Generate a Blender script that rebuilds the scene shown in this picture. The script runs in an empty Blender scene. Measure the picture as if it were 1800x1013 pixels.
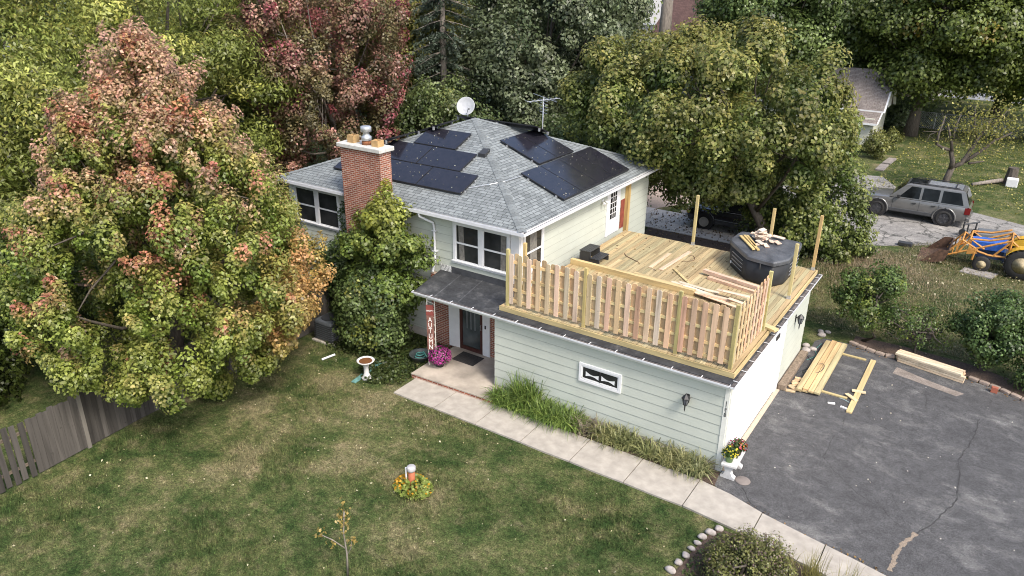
SUNE, SKYE, EXPO = 1.6, .15, 1.12

import bpy, math, random
import numpy as np
from mathutils import Vector, Matrix
random.seed(7)
S = bpy.context.scene
C = S.collection
R_ = math.radians

# ------------------------------------------------------------------ materials
def nmat(name):
    m = bpy.data.materials.new(name); m.use_nodes = True
    nt = m.node_tree; nt.nodes.clear()
    return m, nt
class NT:
    """tiny node builder"""
    def __init__(s, name):
        s.m, s.t = nmat(name)
        s.out = s.t.nodes.new('ShaderNodeOutputMaterial')
        s.b = s.n('ShaderNodeBsdfPrincipled')
        s.l(s.b, 0, s.out, 0)
    def n(s, typ, **kw):
        n = s.t.nodes.new(typ)
        for k, v in kw.items(): setattr(n, k, v)
        return n
    def l(s, a, ao, b, bi): s.t.links.new(a.outputs[ao], b.inputs[bi])
    def coord(s, kind='Object', scale=None, rot=None):
        tc = s.n('ShaderNodeTexCoord')
        if scale is None and rot is None: return tc, kind
        mp = s.n('ShaderNodeMapping')
        if scale is not None: mp.inputs['Scale'].default_value = scale
        if rot is not None: mp.inputs['Rotation'].default_value = rot
        s.l(tc, kind, mp, 0); return mp, 0
    def noise(s, scale, detail=4, rough=.55, co=None, dist=0.0):
        n = s.n('ShaderNodeTexNoise'); n.inputs['Scale'].default_value = scale
        n.inputs['Detail'].default_value = detail; n.inputs['Roughness'].default_value = rough
        n.inputs['Distortion'].default_value = dist
        a, o = co if co else s.coord(); s.l(a, o, n, 0); return n
    def ramp(s, src, o, stops):
        r = s.n('ShaderNodeValToRGB'); e = r.color_ramp.elements
        while len(e) > 1: e.remove(e[-1])
        for i, (p, c) in enumerate(stops):
            x = e[0] if i == 0 else e.new(p)
            x.position = p; x.color = (c if len(c) == 4 else (*c, 1)) if hasattr(c, '__len__') else (c, c, c, 1)
        s.l(src, o, r, 0); return r
    def mix(s, a, b, fac, blend='MIX'):
        m = s.n('ShaderNodeMix', data_type='RGBA', blend_type=blend)
        for val, idx in ((fac, 0), (a, 6), (b, 7)):
            if isinstance(val, tuple) and hasattr(val[0], 'outputs'): s.l(val[0], val[1], m, idx)
            elif idx == 0: m.inputs[0].default_value = val
            else: m.inputs[idx].default_value = (*val, 1)
        return (m, 2)
    def col(s, a): s.l(a[0], a[1], s.b, 'Base Color')
    def attr(s): return (s.n('ShaderNodeVertexColor', layer_name='Col'), 0)
    def bump(s, a, strength=.3, dist=.02):
        bp = s.n('ShaderNodeBump'); bp.inputs['Strength'].default_value = strength; bp.inputs['Distance'].default_value = dist
        s.l(a[0], a[1], bp, 'Height'); s.l(bp, 0, s.b, 'Normal')
    def set(s, rough=.6, metal=0, spec=.5, coat=0):
        s.b.inputs['Roughness'].default_value = rough; s.b.inputs['Metallic'].default_value = metal
        s.b.inputs['Specular IOR Level'].default_value = spec; s.b.inputs['Coat Weight'].default_value = coat
        return s
    def wallco(s, vscale=1.0):
        """(x or y along the face, z * vscale)"""
        tc = s.n('ShaderNodeTexCoord'); sx = s.n('ShaderNodeSeparateXYZ'); s.l(tc, 'Object', sx, 0)
        g = s.n('ShaderNodeNewGeometry'); sn = s.n('ShaderNodeSeparateXYZ'); s.l(g, 'True Normal', sn, 0)
        ax = s.n('ShaderNodeMath', operation='ABSOLUTE'); s.l(sn, 0, ax, 0)
        ay = s.n('ShaderNodeMath', operation='ABSOLUTE'); s.l(sn, 1, ay, 0)
        gt = s.n('ShaderNodeMath', operation='GREATER_THAN'); s.l(ax, 0, gt, 0); s.l(ay, 0, gt, 1)
        mx = s.n('ShaderNodeMix'); s.l(gt, 0, mx, 0); s.l(sx, 0, mx, 2); s.l(sx, 1, mx, 3)
        mv = s.n('ShaderNodeMath', operation='MULTIPLY'); s.l(sx, 2, mv, 0); mv.inputs[1].default_value = vscale
        cb = s.n('ShaderNodeCombineXYZ'); s.l(mx, 0, cb, 0); s.l(mv, 0, cb, 1)
        return cb, 0

def flat(name, c, rough=.6, metal=0, var=.12, scale=6, spec=.5, coat=0, bump=0):
    t = NT(name).set(rough, metal, spec, coat)
    n = t.noise(scale, 5)
    lo = tuple(x*(1-var) for x in c); hi = tuple(min(1, x*(1+var)) for x in c)
    r = t.ramp(n, 0, [(.3, lo), (.7, hi)])
    t.col((r, 0))
    if bump: t.bump((n, 0), bump, .01)
    return t.m
def attrmat(name, rough=.6, var=.15, scale=8, spec=.3, metal=0, cscale=None, bump=0):
    t = NT(name).set(rough, metal, spec)
    n = t.noise(scale, 5, co=t.coord('Object', cscale) if cscale else None)
    r = t.ramp(n, 0, [(.3, 1-var), (.7, 1+var*.6)])
    t.col(t.mix(t.attr(), (r, 0), 1.0, 'MULTIPLY'))
    if bump: t.bump((n, 0), bump, .004)
    return t.m
def woodmat(name, sc, var=.42):
    t = NT(name).set(.75, 0, .25)
    n = t.noise(1.0, 6, .6, t.coord('Object', sc), .4)
    r = t.ramp(n, 0, [(.3, 1-var), (.55, 1.0), (.75, 1.1)])
    kn = t.noise(9, 2, .5); kr = t.ramp(kn, 0, [(.70, 1.0), (.76, .62)])
    c = t.mix(t.attr(), (r, 0), 1.0, 'MULTIPLY'); c = t.mix(c, (kr, 0), 1.0, 'MULTIPLY')
    t.col(c); t.bump((n, 0), .25, .004)
    return t.m
WX = woodmat('wood grain along x', (.6, 10, 10)); WY = woodmat('wood grain along y', (10, .6, 10)); WZ = woodmat('wood grain along z', (10, 10, .6))

def leafmat(name, trans=.42, rough=.5):
    t = NT(name).set(.40, 0, .5)
    a = t.attr()
    n = t.noise(3.1, 3); r = t.ramp(n, 0, [(.3, .8), (.7, 1.15)])
    c = t.mix(a, (r, 0), 1.0, 'MULTIPLY'); t.col(c)
    tr = t.n('ShaderNodeBsdfTranslucent'); t.l(c[0], c[1], tr, 0)
    ms = t.n('ShaderNodeMixShader'); ms.inputs[0].default_value = trans
    t.l(t.b, 0, ms, 1); t.l(tr, 0, ms, 2); t.l(ms, 0, t.out, 0)
    return t.m
LEAF = leafmat('leaf')
def barkmat(name, c):
    t = NT(name).set(.9, 0, .2)
    n = t.noise(1.0, 6, .65, t.coord('Object', (14, 14, 3)))
    t.col((t.ramp(n, 0, [(.3, tuple(x*.5 for x in c)), (.7, tuple(x*1.4 for x in c))]), 0)); t.bump((n, 0), .6, .03)
    return t.m
BARK = barkmat('bark', (.10, .085, .07)); BARKL = barkmat('pale bark', (.24, .21, .18))

def brickmat(name, c1, c2, mortar, bw=.20, bh=.067, ms=.011):
    t = NT(name).set(.85, 0, .2)
    co = t.wallco()
    b = t.n('ShaderNodeTexBrick'); t.l(co[0], co[1], b, 0)
    for k, v in (('Scale', 1.0), ('Brick Width', bw), ('Row Height', bh), ('Mortar Size', ms), ('Mortar Smooth', .1), ('Bias', 0.0)): b.inputs[k].default_value = v
    b.inputs['Color1'].default_value = (*c1, 1); b.inputs['Color2'].default_value = (*c2, 1); b.inputs['Mortar'].default_value = (*mortar, 1)
    n = t.noise(2.3, 6, .65); r = t.ramp(n, 0, [(.3, .72), (.7, 1.15)])
    t.col(t.mix((b, 0), (r, 0), 1.0, 'MULTIPLY'))
    inv = t.n('ShaderNodeMath', operation='SUBTRACT'); inv.inputs[0].default_value = 1; t.l(b, 1, inv, 1)
    t.bump((inv, 0), .5, .01)
    return t.m
BRICK = brickmat('red brick', (.36, .112, .062), (.20, .060, .040), (.47, .37, .30), ms=.012)

def shingle(name, c1, c2, dark, slope=2.9, bw=.30, bh=.135):
    t = NT(name).set(.92, 0, .15)
    co = t.wallco(slope)
    b = t.n('ShaderNodeTexBrick'); t.l(co[0], co[1], b, 0)
    b.offset = .5; b.squash = .62; b.squash_frequency = 3; b.offset_frequency = 2
    for k, v in (('Scale', 1.0), ('Brick Width', bw), ('Row Height', bh), ('Mortar Size', .010), ('Mortar Smooth', .3), ('Bias', -.1)): b.inputs[k].default_value = v
    b.inputs['Color1'].default_value = (*c1, 1); b.inputs['Color2'].default_value = (*c2, 1); b.inputs['Mortar'].default_value = (*dark, 1)  # mortar colour paints the dark shadow lines between shingle tabs
    n = t.noise(1.1, 6, .7); r = t.ramp(n, 0, [(.3, .82), (.7, 1.12)])
    n2 = t.noise(60, 3, .7); r2 = t.ramp(n2, 0, [(.3, .84), (.7, 1.15)])
    c = t.mix((b, 0), (r, 0), 1.0, 'MULTIPLY'); c = t.mix(c, (r2, 0), 1.0, 'MULTIPLY'); t.col(c)
    inv = t.n('ShaderNodeMath', operation='SUBTRACT'); inv.inputs[0].default_value = 1; t.l(b, 1, inv, 1)
    t.bump((inv, 0), .6, .015)
    return t.m
SHING = shingle('grey green shingles', (.235, .255, .255), (.150, .164, .166), (.055, .06, .06))
SHINGB = shingle('brown shingles', (.28, .245, .225), (.20, .175, .16), (.08, .06, .055), 1.6)
SHINGD = shingle('dark brown shingles', (.13, .08, .07), (.09, .055, .05), (.04, .025, .02), 1.6)

def sidingmat(name, c):
    t = NT(name).set(.55, 0, .35)
    n = t.noise(1.0, 5, .6, t.coord('Object', (3, 3, 40)))
    n2 = t.noise(.8, 4, .6)
    a = t.mix((t.ramp(n, 0, [(.3, .955), (.7, 1.03)]), 0), (t.ramp(n2, 0, [(.3, .93), (.7, 1.04)]), 0), 1.0, 'MULTIPLY')
    # dirt splashed up the lowest courses
    tc = t.n('ShaderNodeTexCoord'); sx = t.n('ShaderNodeSeparateXYZ'); t.l(tc, 'Object', sx, 0)
    dz = t.ramp(sx, 2, [(0.05, 1.0), (.45, 0.0)])
    n3 = t.noise(4, 5, .7); dm = t.mix((t.ramp(n3, 0, [(.45, 0.0), (.75, .5)]), 0), (dz, 0), 1.0, 'MULTIPLY')
    c1 = t.mix(c, a, 1.0, 'MULTIPLY'); c2 = t.mix(c1, (.33, .30, .22), dm); t.col(c2)
    return t.m
SIDING = sidingmat('pale green siding', (.50, .525, .46))
WHITE = flat('white paint', (.72, .72, .72), .45, var=.04)
CREAM = flat('cream trim paint', (.68, .68, .62), .5, var=.07)
DOORW = flat('white door', (.76, .77, .79), .35, var=.03, scale=1.5)
GUTTER = flat('white gutter metal', (.62, .63, .65), .3, var=.08, spec=.5)
GDIRT = flat('gutter inside dirt', (.10, .09, .085), .9, var=.6, scale=9)
MEMB = flat('black roof membrane', (.055, .057, .062), .75, var=.45, scale=2.2, spec=.4)
BLACKM = flat('black metal', (.02, .02, .022), .45, var=.2)
BLKPL = flat('black plastic', (.035, .036, .038), .5, var=.15)
GREYM = flat('galvanised metal', (.50, .51, .52), .4, .6, var=.15)
RUST = flat('rusty steel', (.22, .085, .035), .85, var=.4, scale=14)
CONC = flat('old concrete', (.46, .42, .37), .9, var=.14, scale=7, bump=.2)
STONEW = flat('cast stone', (.55, .54, .52), .85, var=.12, scale=12)
def glassmat(name, c, rough=.06):
    t = NT(name).set(rough, 0, .32)
    if 'car' in name: t.set(rough, 0, .12)
    n = t.noise(1.3, 3); t.col((t.ramp(n, 0, [(.35, tuple(x*.5 for x in c)), (.65, tuple(x*1.4 for x in c))]), 0))
    return t.m
GLASS = glassmat('dark window glass', (.03, .031, .031)); CARGLASS = glassmat('car glass', (.012, .014, .015), .04)
CURT = flat('curtain', (.17, .16, .14), .9, var=.3, scale=10)
def panelmat():
    t = NT('solar cells').set(.16, 0, .5)
    a, o = t.wallco(2.9)
    b = t.n('ShaderNodeTexBrick'); t.l(a, o, b, 0); b.offset = 0
    for k, v in (('Scale', 1.0), ('Brick Width', .158), ('Row Height', .158), ('Mortar Size', .004)): b.inputs[k].default_value = v
    b.inputs['Color1'].default_value = (.014, .014, .02, 1); b.inputs['Color2'].default_value = (.02, .019, .026, 1); b.inputs['Mortar'].default_value = (.024, .024, .028, 1)
    t.col((b, 0)); return t.m
CELLS = panelmat()

# ------------------------------------------------------------------ mesh builder
def vn(a):
    a = np.asarray(a, float); return a/max(1e-9, np.linalg.norm(a))
class MB:
    def __init__(s): s.v = []; s.f = []; s.c = []
    def add(s, vs, fs, col=None):
        o = len(s.v); s.v += [tuple(map(float, p)) for p in vs]
        for f in fs: s.f.append(tuple(i+o for i in f)); s.c.append(col or (1, 1, 1))
        return s
    def box(s, x0, y0, z0, x1, y1, z1, col=None):
        return s.add([(x0,y0,z0),(x1,y0,z0),(x1,y1,z0),(x0,y1,z0),(x0,y0,z1),(x1,y0,z1),(x1,y1,z1),(x0,y1,z1)],
              [(0,3,2,1),(4,5,6,7),(0,1,5,4),(1,2,6,5),(2,3,7,6),(3,0,4,7)], col)
    def beam(s, p0, p1, w, h, up=(0, 0, 1), col=None):
        p0 = np.array(p0, float); p1 = np.array(p1, float); d = vn(p1-p0)
        sd = np.cross(d, up)
        if np.linalg.norm(sd) < 1e-6: sd = np.array([1., 0, 0])
        sd = vn(sd)*w/2; u = vn(np.cross(sd, d))*h/2
        q = []
        for p in (p0, p1): q += [p-sd-u, p+sd-u, p+sd+u, p-sd+u]
        return s.add(q, [(0,1,2,3),(7,6,5,4),(0,4,5,1),(1,5,6,2),(2,6,7,3),(3,7,4,0)], col)
    def tube(s, pts, r, n=8, col=None, caps=True):
        pts = [np.array(p, float) for p in pts]; m = len(pts)
        rr = [r]*m if not hasattr(r, '__len__') else r
        vs = []; ref = None
        for i, p in enumerate(pts):
            d = vn(pts[min(i+1, m-1)]-pts[max(i-1, 0)])
            if ref is None:
                ref = np.array([0, 0, 1.]) if abs(d[2]) < .9 else np.array([1., 0, 0])
            a = vn(np.cross(d, ref)); b = np.cross(d, a); ref = -np.cross(d, a) if False else ref
            for k in range(n):
                t = 2*math.pi*k/n; vs.append(p+rr[i]*(a*math.cos(t)+b*math.sin(t)))
        fs = [(i*n+k, i*n+(k+1) % n, (i+1)*n+(k+1) % n, (i+1)*n+k) for i in range(m-1) for k in range(n)]
        if caps: fs += [tuple(range(n-1, -1, -1)), tuple(range((m-1)*n, m*n))]
        return s.add(vs, fs, col)
    def lathe(s, prof, c, n=20, axis=(0, 0, 1), col=None, caps=True):
        ax = vn(axis); ref = np.array([0, 0, 1.]) if abs(ax[2]) < .9 else np.array([1., 0, 0])
        a = vn(np.cross(ref, ax)); b = np.cross(ax, a); c = np.array(c, float); vs = []
        for r, z in prof:
            for k in range(n):
                t = 2*math.pi*k/n; vs.append(c+ax*z+r*(a*math.cos(t)+b*math.sin(t)))
        m = len(prof)
        fs = [(i*n+k, i*n+(k+1) % n, (i+1)*n+(k+1) % n, (i+1)*n+k) for i in range(m-1) for k in range(n)]
        if caps and prof[0][0] > 1e-4: fs.append(tuple(range(n-1, -1, -1)))
        if caps and prof[-1][0] > 1e-4: fs.append(tuple(range((m-1)*n, m*n)))
        return s.add(vs, fs, col)
    def prism(s, poly, z0, z1, col=None):
        n = len(poly)
        vs = [(x, y, z0) for x, y in poly]+[(x, y, z1) for x, y in poly]
        return s.add(vs, [tuple(range(n-1, -1, -1)), tuple(range(n, 2*n))]+[(i, (i+1) % n, n+(i+1) % n, n+i) for i in range(n)], col)
    def loft(s, rings, col=None, closed=True, caps=True):
        n = len(rings[0]); vs = [p for r in rings for p in r]
        fs = [(i*n+k, i*n+(k+1) % n, (i+1)*n+(k+1) % n, (i+1)*n+k) for i in range(len(rings)-1) for k in range(n if closed else n-1)]
        if caps: fs += [tuple(range(n-1, -1, -1)), tuple(range((len(rings)-1)*n, len(rings)*n))]
        return s.add(vs, fs, col)
    def build(s, name, mat, parent=None, smooth=False, bevel=0):
        me = bpy.data.meshes.new(name); me.from_pydata(s.v, [], s.f)
        ca = me.color_attributes.new('Col', 'FLOAT_COLOR', 'CORNER')
        buf = np.ones((len(me.loops), 4), np.float32); i = 0
        for f, c in zip(s.f, s.c): buf[i:i+len(f), :3] = c; i += len(f)
        ca.data.foreach_set('color', buf.ravel())
        me.validate()
        return link(name, me, mat, parent, smooth, bevel)
def link(name, me, mat, parent=None, smooth=False, bevel=0):
    if mat: me.materials.append(mat)
    if smooth: me.polygons.foreach_set('use_smooth', [True]*len(me.polygons))
    o = bpy.data.objects.new(name, me); C.objects.link(o)
    if parent is not None: setparent(o, parent)
    if bevel:
        b = o.modifiers.new('bevel', 'BEVEL'); b.width = bevel; b.segments = 2; b.limit_method = 'ANGLE'
    return o
def wloc(o):
    p = Vector(o.location)
    return p+wloc(o.parent) if (o.parent and o.type == 'EMPTY') else p
def setparent(o, parent):
    o.parent = parent
    root = parent
    o.matrix_parent_inverse = Matrix.Translation(-root.location) if root.type == 'EMPTY' else Matrix.Identity(4)
def tag(o, label, cat, group=None, kind=None):
    o['label'] = label; o['category'] = cat
    if group: o['group'] = group
    if kind: o['kind'] = kind
    return o
def thing(name, label, cat, loc, group=None):
    o = bpy.data.objects.new(name, None); C.objects.link(o); o.location = loc; o.empty_display_size = .3
    return tag(o, label, cat, group)
def copythi(root, loc, rotz=0, label=None):
    r = root.copy(); C.objects.link(r); r.location = loc; r.rotation_euler = (0, 0, rotz)
    if label: r['label'] = label
    for ch in root.children:
        c = ch.copy(); C.objects.link(c); c.parent = r
        for gch in ch.children:
            d = gch.copy(); C.objects.link(d); d.parent = c
    return r
def struct(name, mb, mat, kind='structure'):
    o = mb.build(name, mat); o['kind'] = kind; return o

# ------------------------------------------------------------------ foliage
def cards(name, P, N, size, col, parent=None, mat=None, asp=.7, fold=.14, droop=.12, rng=None):
    n = len(P); rng = rng or np.random.default_rng(1)
    N = N/np.maximum(1e-6, np.linalg.norm(N, axis=1))[:, None]
    r = rng.normal(size=(n, 3)); t = np.cross(N, r); t /= np.maximum(1e-6, np.linalg.norm(t, axis=1))[:, None]
    t[t[:, 2] > 0.2] *= -1                       # leaves mostly hang
    b = np.cross(N, t); s = np.asarray(size).reshape(-1, 1)*np.ones((n, 1))
    V = np.empty((n, 4, 3), np.float32)
    V[:, 0] = P-t*s*.5; V[:, 2] = P+t*s*.5-N*s*droop
    V[:, 1] = P+b*s*asp*.5+N*s*fold-t*s*.08; V[:, 3] = P-b*s*asp*.5+N*s*fold-t*s*.08
    return quads(name, V, col, parent, mat or LEAF)
def quads(name, V, col, parent, mat):
    n = len(V); me = bpy.data.meshes.new(name)
    me.vertices.add(n*4); me.vertices.foreach_set('co', V.reshape(-1).astype(np.float32))
    me.loops.add(n*4); me.loops.foreach_set('vertex_index', np.arange(n*4, dtype=np.int32))
    me.polygons.add(n); me.polygons.foreach_set('loop_start', np.arange(0, n*4, 4, dtype=np.int32))
    me.polygons.foreach_set('loop_total', np.full(n, 4, np.int32))
    me.update(calc_edges=True)
    ca = me.color_attributes.new('Col', 'FLOAT_COLOR', 'POINT')
    buf = np.ones((n*4, 4), np.float32); buf[:, :3] = np.repeat(col, 4, 0)
    ca.data.foreach_set('color', buf.ravel())
    return link(name, me, mat, parent)
def sph(rng, n):
    d = rng.normal(size=(n, 3)); return d/np.linalg.norm(d, axis=1)[:, None]
def lump(d, ph):
    return .5*np.sin(3.1*d[:, 0]+ph)+.5*np.sin(3.7*d[:, 1]+1.7*ph)+.6*np.sin(4.3*d[:, 2]+2.3*ph)+.4*np.sin(7*d[:, 0]-5*d[:, 1]+ph)
def lerpc(a, b, t):
    t = np.clip(t, 0, 1)[:, None]; return np.array(a)*(1-t)+np.array(b)*t
def crown(rng, c, rad, nc, rc, nl, prof=None, inner=.2, elong=1.3, up=.5, rough=.16, flatten=1.0, outw=1.0, lobes=None):
    """leaf positions gathered into clumps that sit on an uneven envelope"""
    d = sph(rng, nc); k = np.where(rng.random(nc) < inner, rng.uniform(.25, .72, nc), rng.uniform(.76, 1.0, nc))
    k = k*(1+rough*lump(d, rng.uniform(0, 6)))
    q = d*k[:, None]
    w = np.ones(nc) if prof is None else np.interp(q[:, 2], [p[0] for p in prof], [p[1] for p in prof])
    cc = np.array(c)+np.stack([q[:, 0]*rad[0]*w, q[:, 1]*rad[1]*w, q[:, 2]*rad[2]], 1)
    if lobes:
        M_, rl = lobes; i = np.arange(M_)+.5; ph = np.arccos(1-2*i/M_); th = math.pi*(1+5**.5)*i+rng.uniform(0, 6)
        ld = np.stack([np.cos(th)*np.sin(ph), np.sin(th)*np.sin(ph), np.cos(ph)], 1)+rng.normal(size=(M_, 3))*.16
        ld /= np.linalg.norm(ld, axis=1)[:, None]; lk = rng.uniform(1-rl*1.25, 1-rl*.72, M_)*(1+rough*lump(ld, rng.uniform(0, 6)))
        lq = ld*lk[:, None]; lw = np.ones(M_) if prof is None else np.interp(lq[:, 2], [p[0] for p in prof], [p[1] for p in prof])
        lc = np.array(c)+np.stack([lq[:, 0]*rad[0]*lw, lq[:, 1]*rad[1]*lw, lq[:, 2]*rad[2]], 1)
        lr = rl*np.array(rad).mean()*rng.uniform(.75, 1.25, M_)
        li = rng.integers(0, M_, nc); out = ld[li]
        dd = sph(rng, nc)+out*.75+np.array([0, 0, .3]); dd /= np.linalg.norm(dd, axis=1)[:, None]
        cc = np.where((rng.random(nc) < inner)[:, None], cc, lc[li]+dd*(lr[li]*rng.uniform(.7, 1.08, nc))[:, None]*np.array([1, 1, flatten]))
        d = dd
    ax = d*np.array([1, 1, .6])*outw+np.array([0, 0, up]); ax /= np.linalg.norm(ax, axis=1)[:, None]
    r = rng.uniform(*rc, nc)
    ci = np.repeat(np.arange(nc), nl); n = len(ci)
    dd = sph(rng, n); rr = .35+.65*np.sqrt(rng.random(n))
    along = np.sum(dd*ax[ci], 1)
    off = dd+ax[ci]*along[:, None]*(elong-1)
    off[:, 2] *= flatten
    P = cc[ci]+off*(r[ci]*rr)[:, None]
    N = dd*.8+ax[ci]*.35+np.array([0, 0, .4])+rng.normal(size=(n, 3))*.3
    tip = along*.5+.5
    return P, N, ci, tip*rr, cc
def limbs(mb, base, top, r0, targets, rng, r1=.04, wob=.25):
    base = np.array(base, float); top = np.array(top, float)
    m = 7; pts = [base+(top-base)*i/(m-1)+(rng.normal(size=3)*wob*np.array([1, 1, .2])*(0 < i < m) if i else 0) for i in range(m)]
    rad = [r0*(1.35 if i == 0 else 1-.78*i/(m-1)) for i in range(m)]
    mb.tube(pts, rad, 9)
    for t in targets:
        h = rng.uniform(.25, .9); i = h*(m-1); a = int(i); p0 = pts[a]+(pts[min(a+1, m-1)]-pts[a])*(i-a)
        t = np.array(t); mid = (p0+t)/2+np.array([0, 0, -.06*np.linalg.norm(t-p0)])+rng.normal(size=3)*.15
        rr = max(r1, r0*(.45-.3*h))
        mb.tube([p0, (p0*.6+mid*.4), mid, (mid+t)/2+rng.normal(size=3)*.1, t], [rr, rr*.85, rr*.65, rr*.45, .012], 6)
def tree(name, label, base, c, rad, nc, rc, nl, ls, pal, seed, r0=.22, trunk=BARK, group=None, asp=.7, nlimb=16, **kw):
    rng = np.random.default_rng(seed)
    t = thing(name, label, 'tree' if 'shrub' not in name and 'bush' not in name else 'shrub', base, group)
    P, N, ci, tip, cc = crown(rng, c, rad, nc, rc, nl, **kw)
    keep = P[:, 2] > .05; P, N, ci, tip = P[keep], N[keep], ci[keep], tip[keep]
    col = np.clip(pal(P, ci, tip, rng, cc), .004, .9)
    cards('crown', P, N, ls*rng.uniform(.65, 1.3, len(P)), col, t, asp=asp, rng=rng)
    mb = MB(); limbs(mb, base, np.array(c)+np.array([0, 0, rad[2]*.55]), r0, cc[rng.choice(len(cc), min(nlimb, len(cc)), False)], rng)
    mb.build('trunk', trunk, t, True)
    return t
def jit(rng, col, s=.22, ci=None, cs=.18):
    n = len(col); col = col*(1+rng.normal(size=(n, 1))*s)
    if ci is not None: col = col*(1+rng.normal(size=(ci.max()+1, 1))*cs)[ci]
    return col
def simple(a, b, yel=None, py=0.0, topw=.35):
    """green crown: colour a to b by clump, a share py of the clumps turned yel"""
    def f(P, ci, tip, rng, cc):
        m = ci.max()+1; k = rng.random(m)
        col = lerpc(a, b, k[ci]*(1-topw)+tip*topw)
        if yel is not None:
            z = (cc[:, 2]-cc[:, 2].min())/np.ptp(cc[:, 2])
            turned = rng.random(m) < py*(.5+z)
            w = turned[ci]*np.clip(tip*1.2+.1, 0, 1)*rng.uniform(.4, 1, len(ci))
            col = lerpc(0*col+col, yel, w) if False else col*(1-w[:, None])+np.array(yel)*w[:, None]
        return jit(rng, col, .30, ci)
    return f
def blades(name, roots, H, lean, width, cols, parent, rng, mat=None, seg=3):
    """arching strap leaves: roots (n,3), heights, horizontal reach"""
    n = len(roots); th = rng.uniform(0, 2*math.pi, n); dr = np.stack([np.cos(th), np.sin(th), np.zeros(n)], 1); sd = np.stack([-np.sin(th), np.cos(th), np.zeros(n)], 1)
    V = []; CC = []
    ts = np.linspace(0, 1, seg+1)
    def pt(t): return roots+dr*(lean*t**1.6)[:, None]+np.array([0, 0, 1.])*(H*(1.8*t-1.35*t*t*np.clip(lean/np.maximum(H, .01), .2, 1.15)))[:, None]
    for i in range(seg):
        a, b = ts[i], ts[i+1]; wa = width*(1-.75*a); wb = width*(1-.75*b) if i < seg-1 else width*.05
        pa, pb = pt(np.full(n, a)), pt(np.full(n, b))
        q = np.stack([pa-sd*np.reshape(wa, (-1, 1))/2, pa+sd*np.reshape(wa, (-1, 1))/2, pb+sd*np.reshape(wb, (-1, 1))/2, pb-sd*np.reshape(wb, (-1, 1))/2], 1)
        V.append(q); CC.append(cols)
    return quads(name, np.concatenate(V), np.concatenate(CC), parent, mat or LEAF)
# ------------------------------------------------------------------ camera, light, sky
cam = bpy.data.cameras.new('camera'); co = bpy.data.objects.new('camera', cam); C.objects.link(co)
yaw, pit, rol = R_(-33.51433519), R_(23.30754897), R_(.60253757)
fw = np.array([math.sin(yaw)*math.cos(pit), math.cos(yaw)*math.cos(pit), -math.sin(pit)])
rt = np.array([math.cos(yaw), -math.sin(yaw), 0]); up = np.cross(rt, fw)
rr = math.cos(rol)*rt+math.sin(rol)*up; uu = -math.sin(rol)*rt+math.cos(rol)*up
co.matrix_world = Matrix(((rr[0], uu[0], -fw[0], 4.3335), (rr[1], uu[1], -fw[1], -16.2789), (rr[2], uu[2], -fw[2], 11.9507), (0, 0, 0, 1)))
cam.sensor_width = 36; cam.lens = 1328.03/1800*36; cam.clip_end = 3000; cam.clip_start = .5
S.camera = co
SUN_EL, SUN_AZ = R_(50), R_(-24)          # azimuth measured from +X towards +Y
sd = Vector((math.cos(SUN_EL)*math.cos(SUN_AZ), math.cos(SUN_EL)*math.sin(SUN_AZ), math.sin(SUN_EL)))
sl = bpy.data.lights.new('sun', 'SUN'); sl.energy = SUNE; sl.angle = R_(14); sl.color = (1, .95, .87)
so = bpy.data.objects.new('sun', sl); C.objects.link(so); so.rotation_euler = sd.to_track_quat('Z', 'Y').to_euler()
W = bpy.data.worlds.new('World'); S.world = W; W.use_nodes = True
sky = W.node_tree.nodes.new('ShaderNodeTexSky'); sky.sky_type = 'NISHITA'; sky.sun_disc = False
sky.sun_elevation = SUN_EL; sky.sun_rotation = math.pi/2-SUN_AZ; sky.air_density = 1.0; sky.dust_density = 3.0; sky.ozone_density = .6
W.node_tree.links.new(sky.outputs[0], W.node_tree.nodes['Background'].inputs[0]); W.node_tree.nodes['Background'].inputs[1].default_value = SKYE
S.view_settings.view_transform = 'Standard'; S.view_settings.look = 'None'; S.view_settings.exposure = EXPO; S.view_settings.gamma = 1
S.render.engine = 'CYCLES'
S.cycles.use_denoising = True; S.cycles.filter_width = 1.05
S.cycles.max_bounces = 8; S.cycles.diffuse_bounces = 5; S.cycles.glossy_bounces = 3; S.cycles.transmission_bounces = 3; S.cycles.transparent_max_bounces = 6
S.cycles.caustics_reflective = False; S.cycles.caustics_refractive = False

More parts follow.
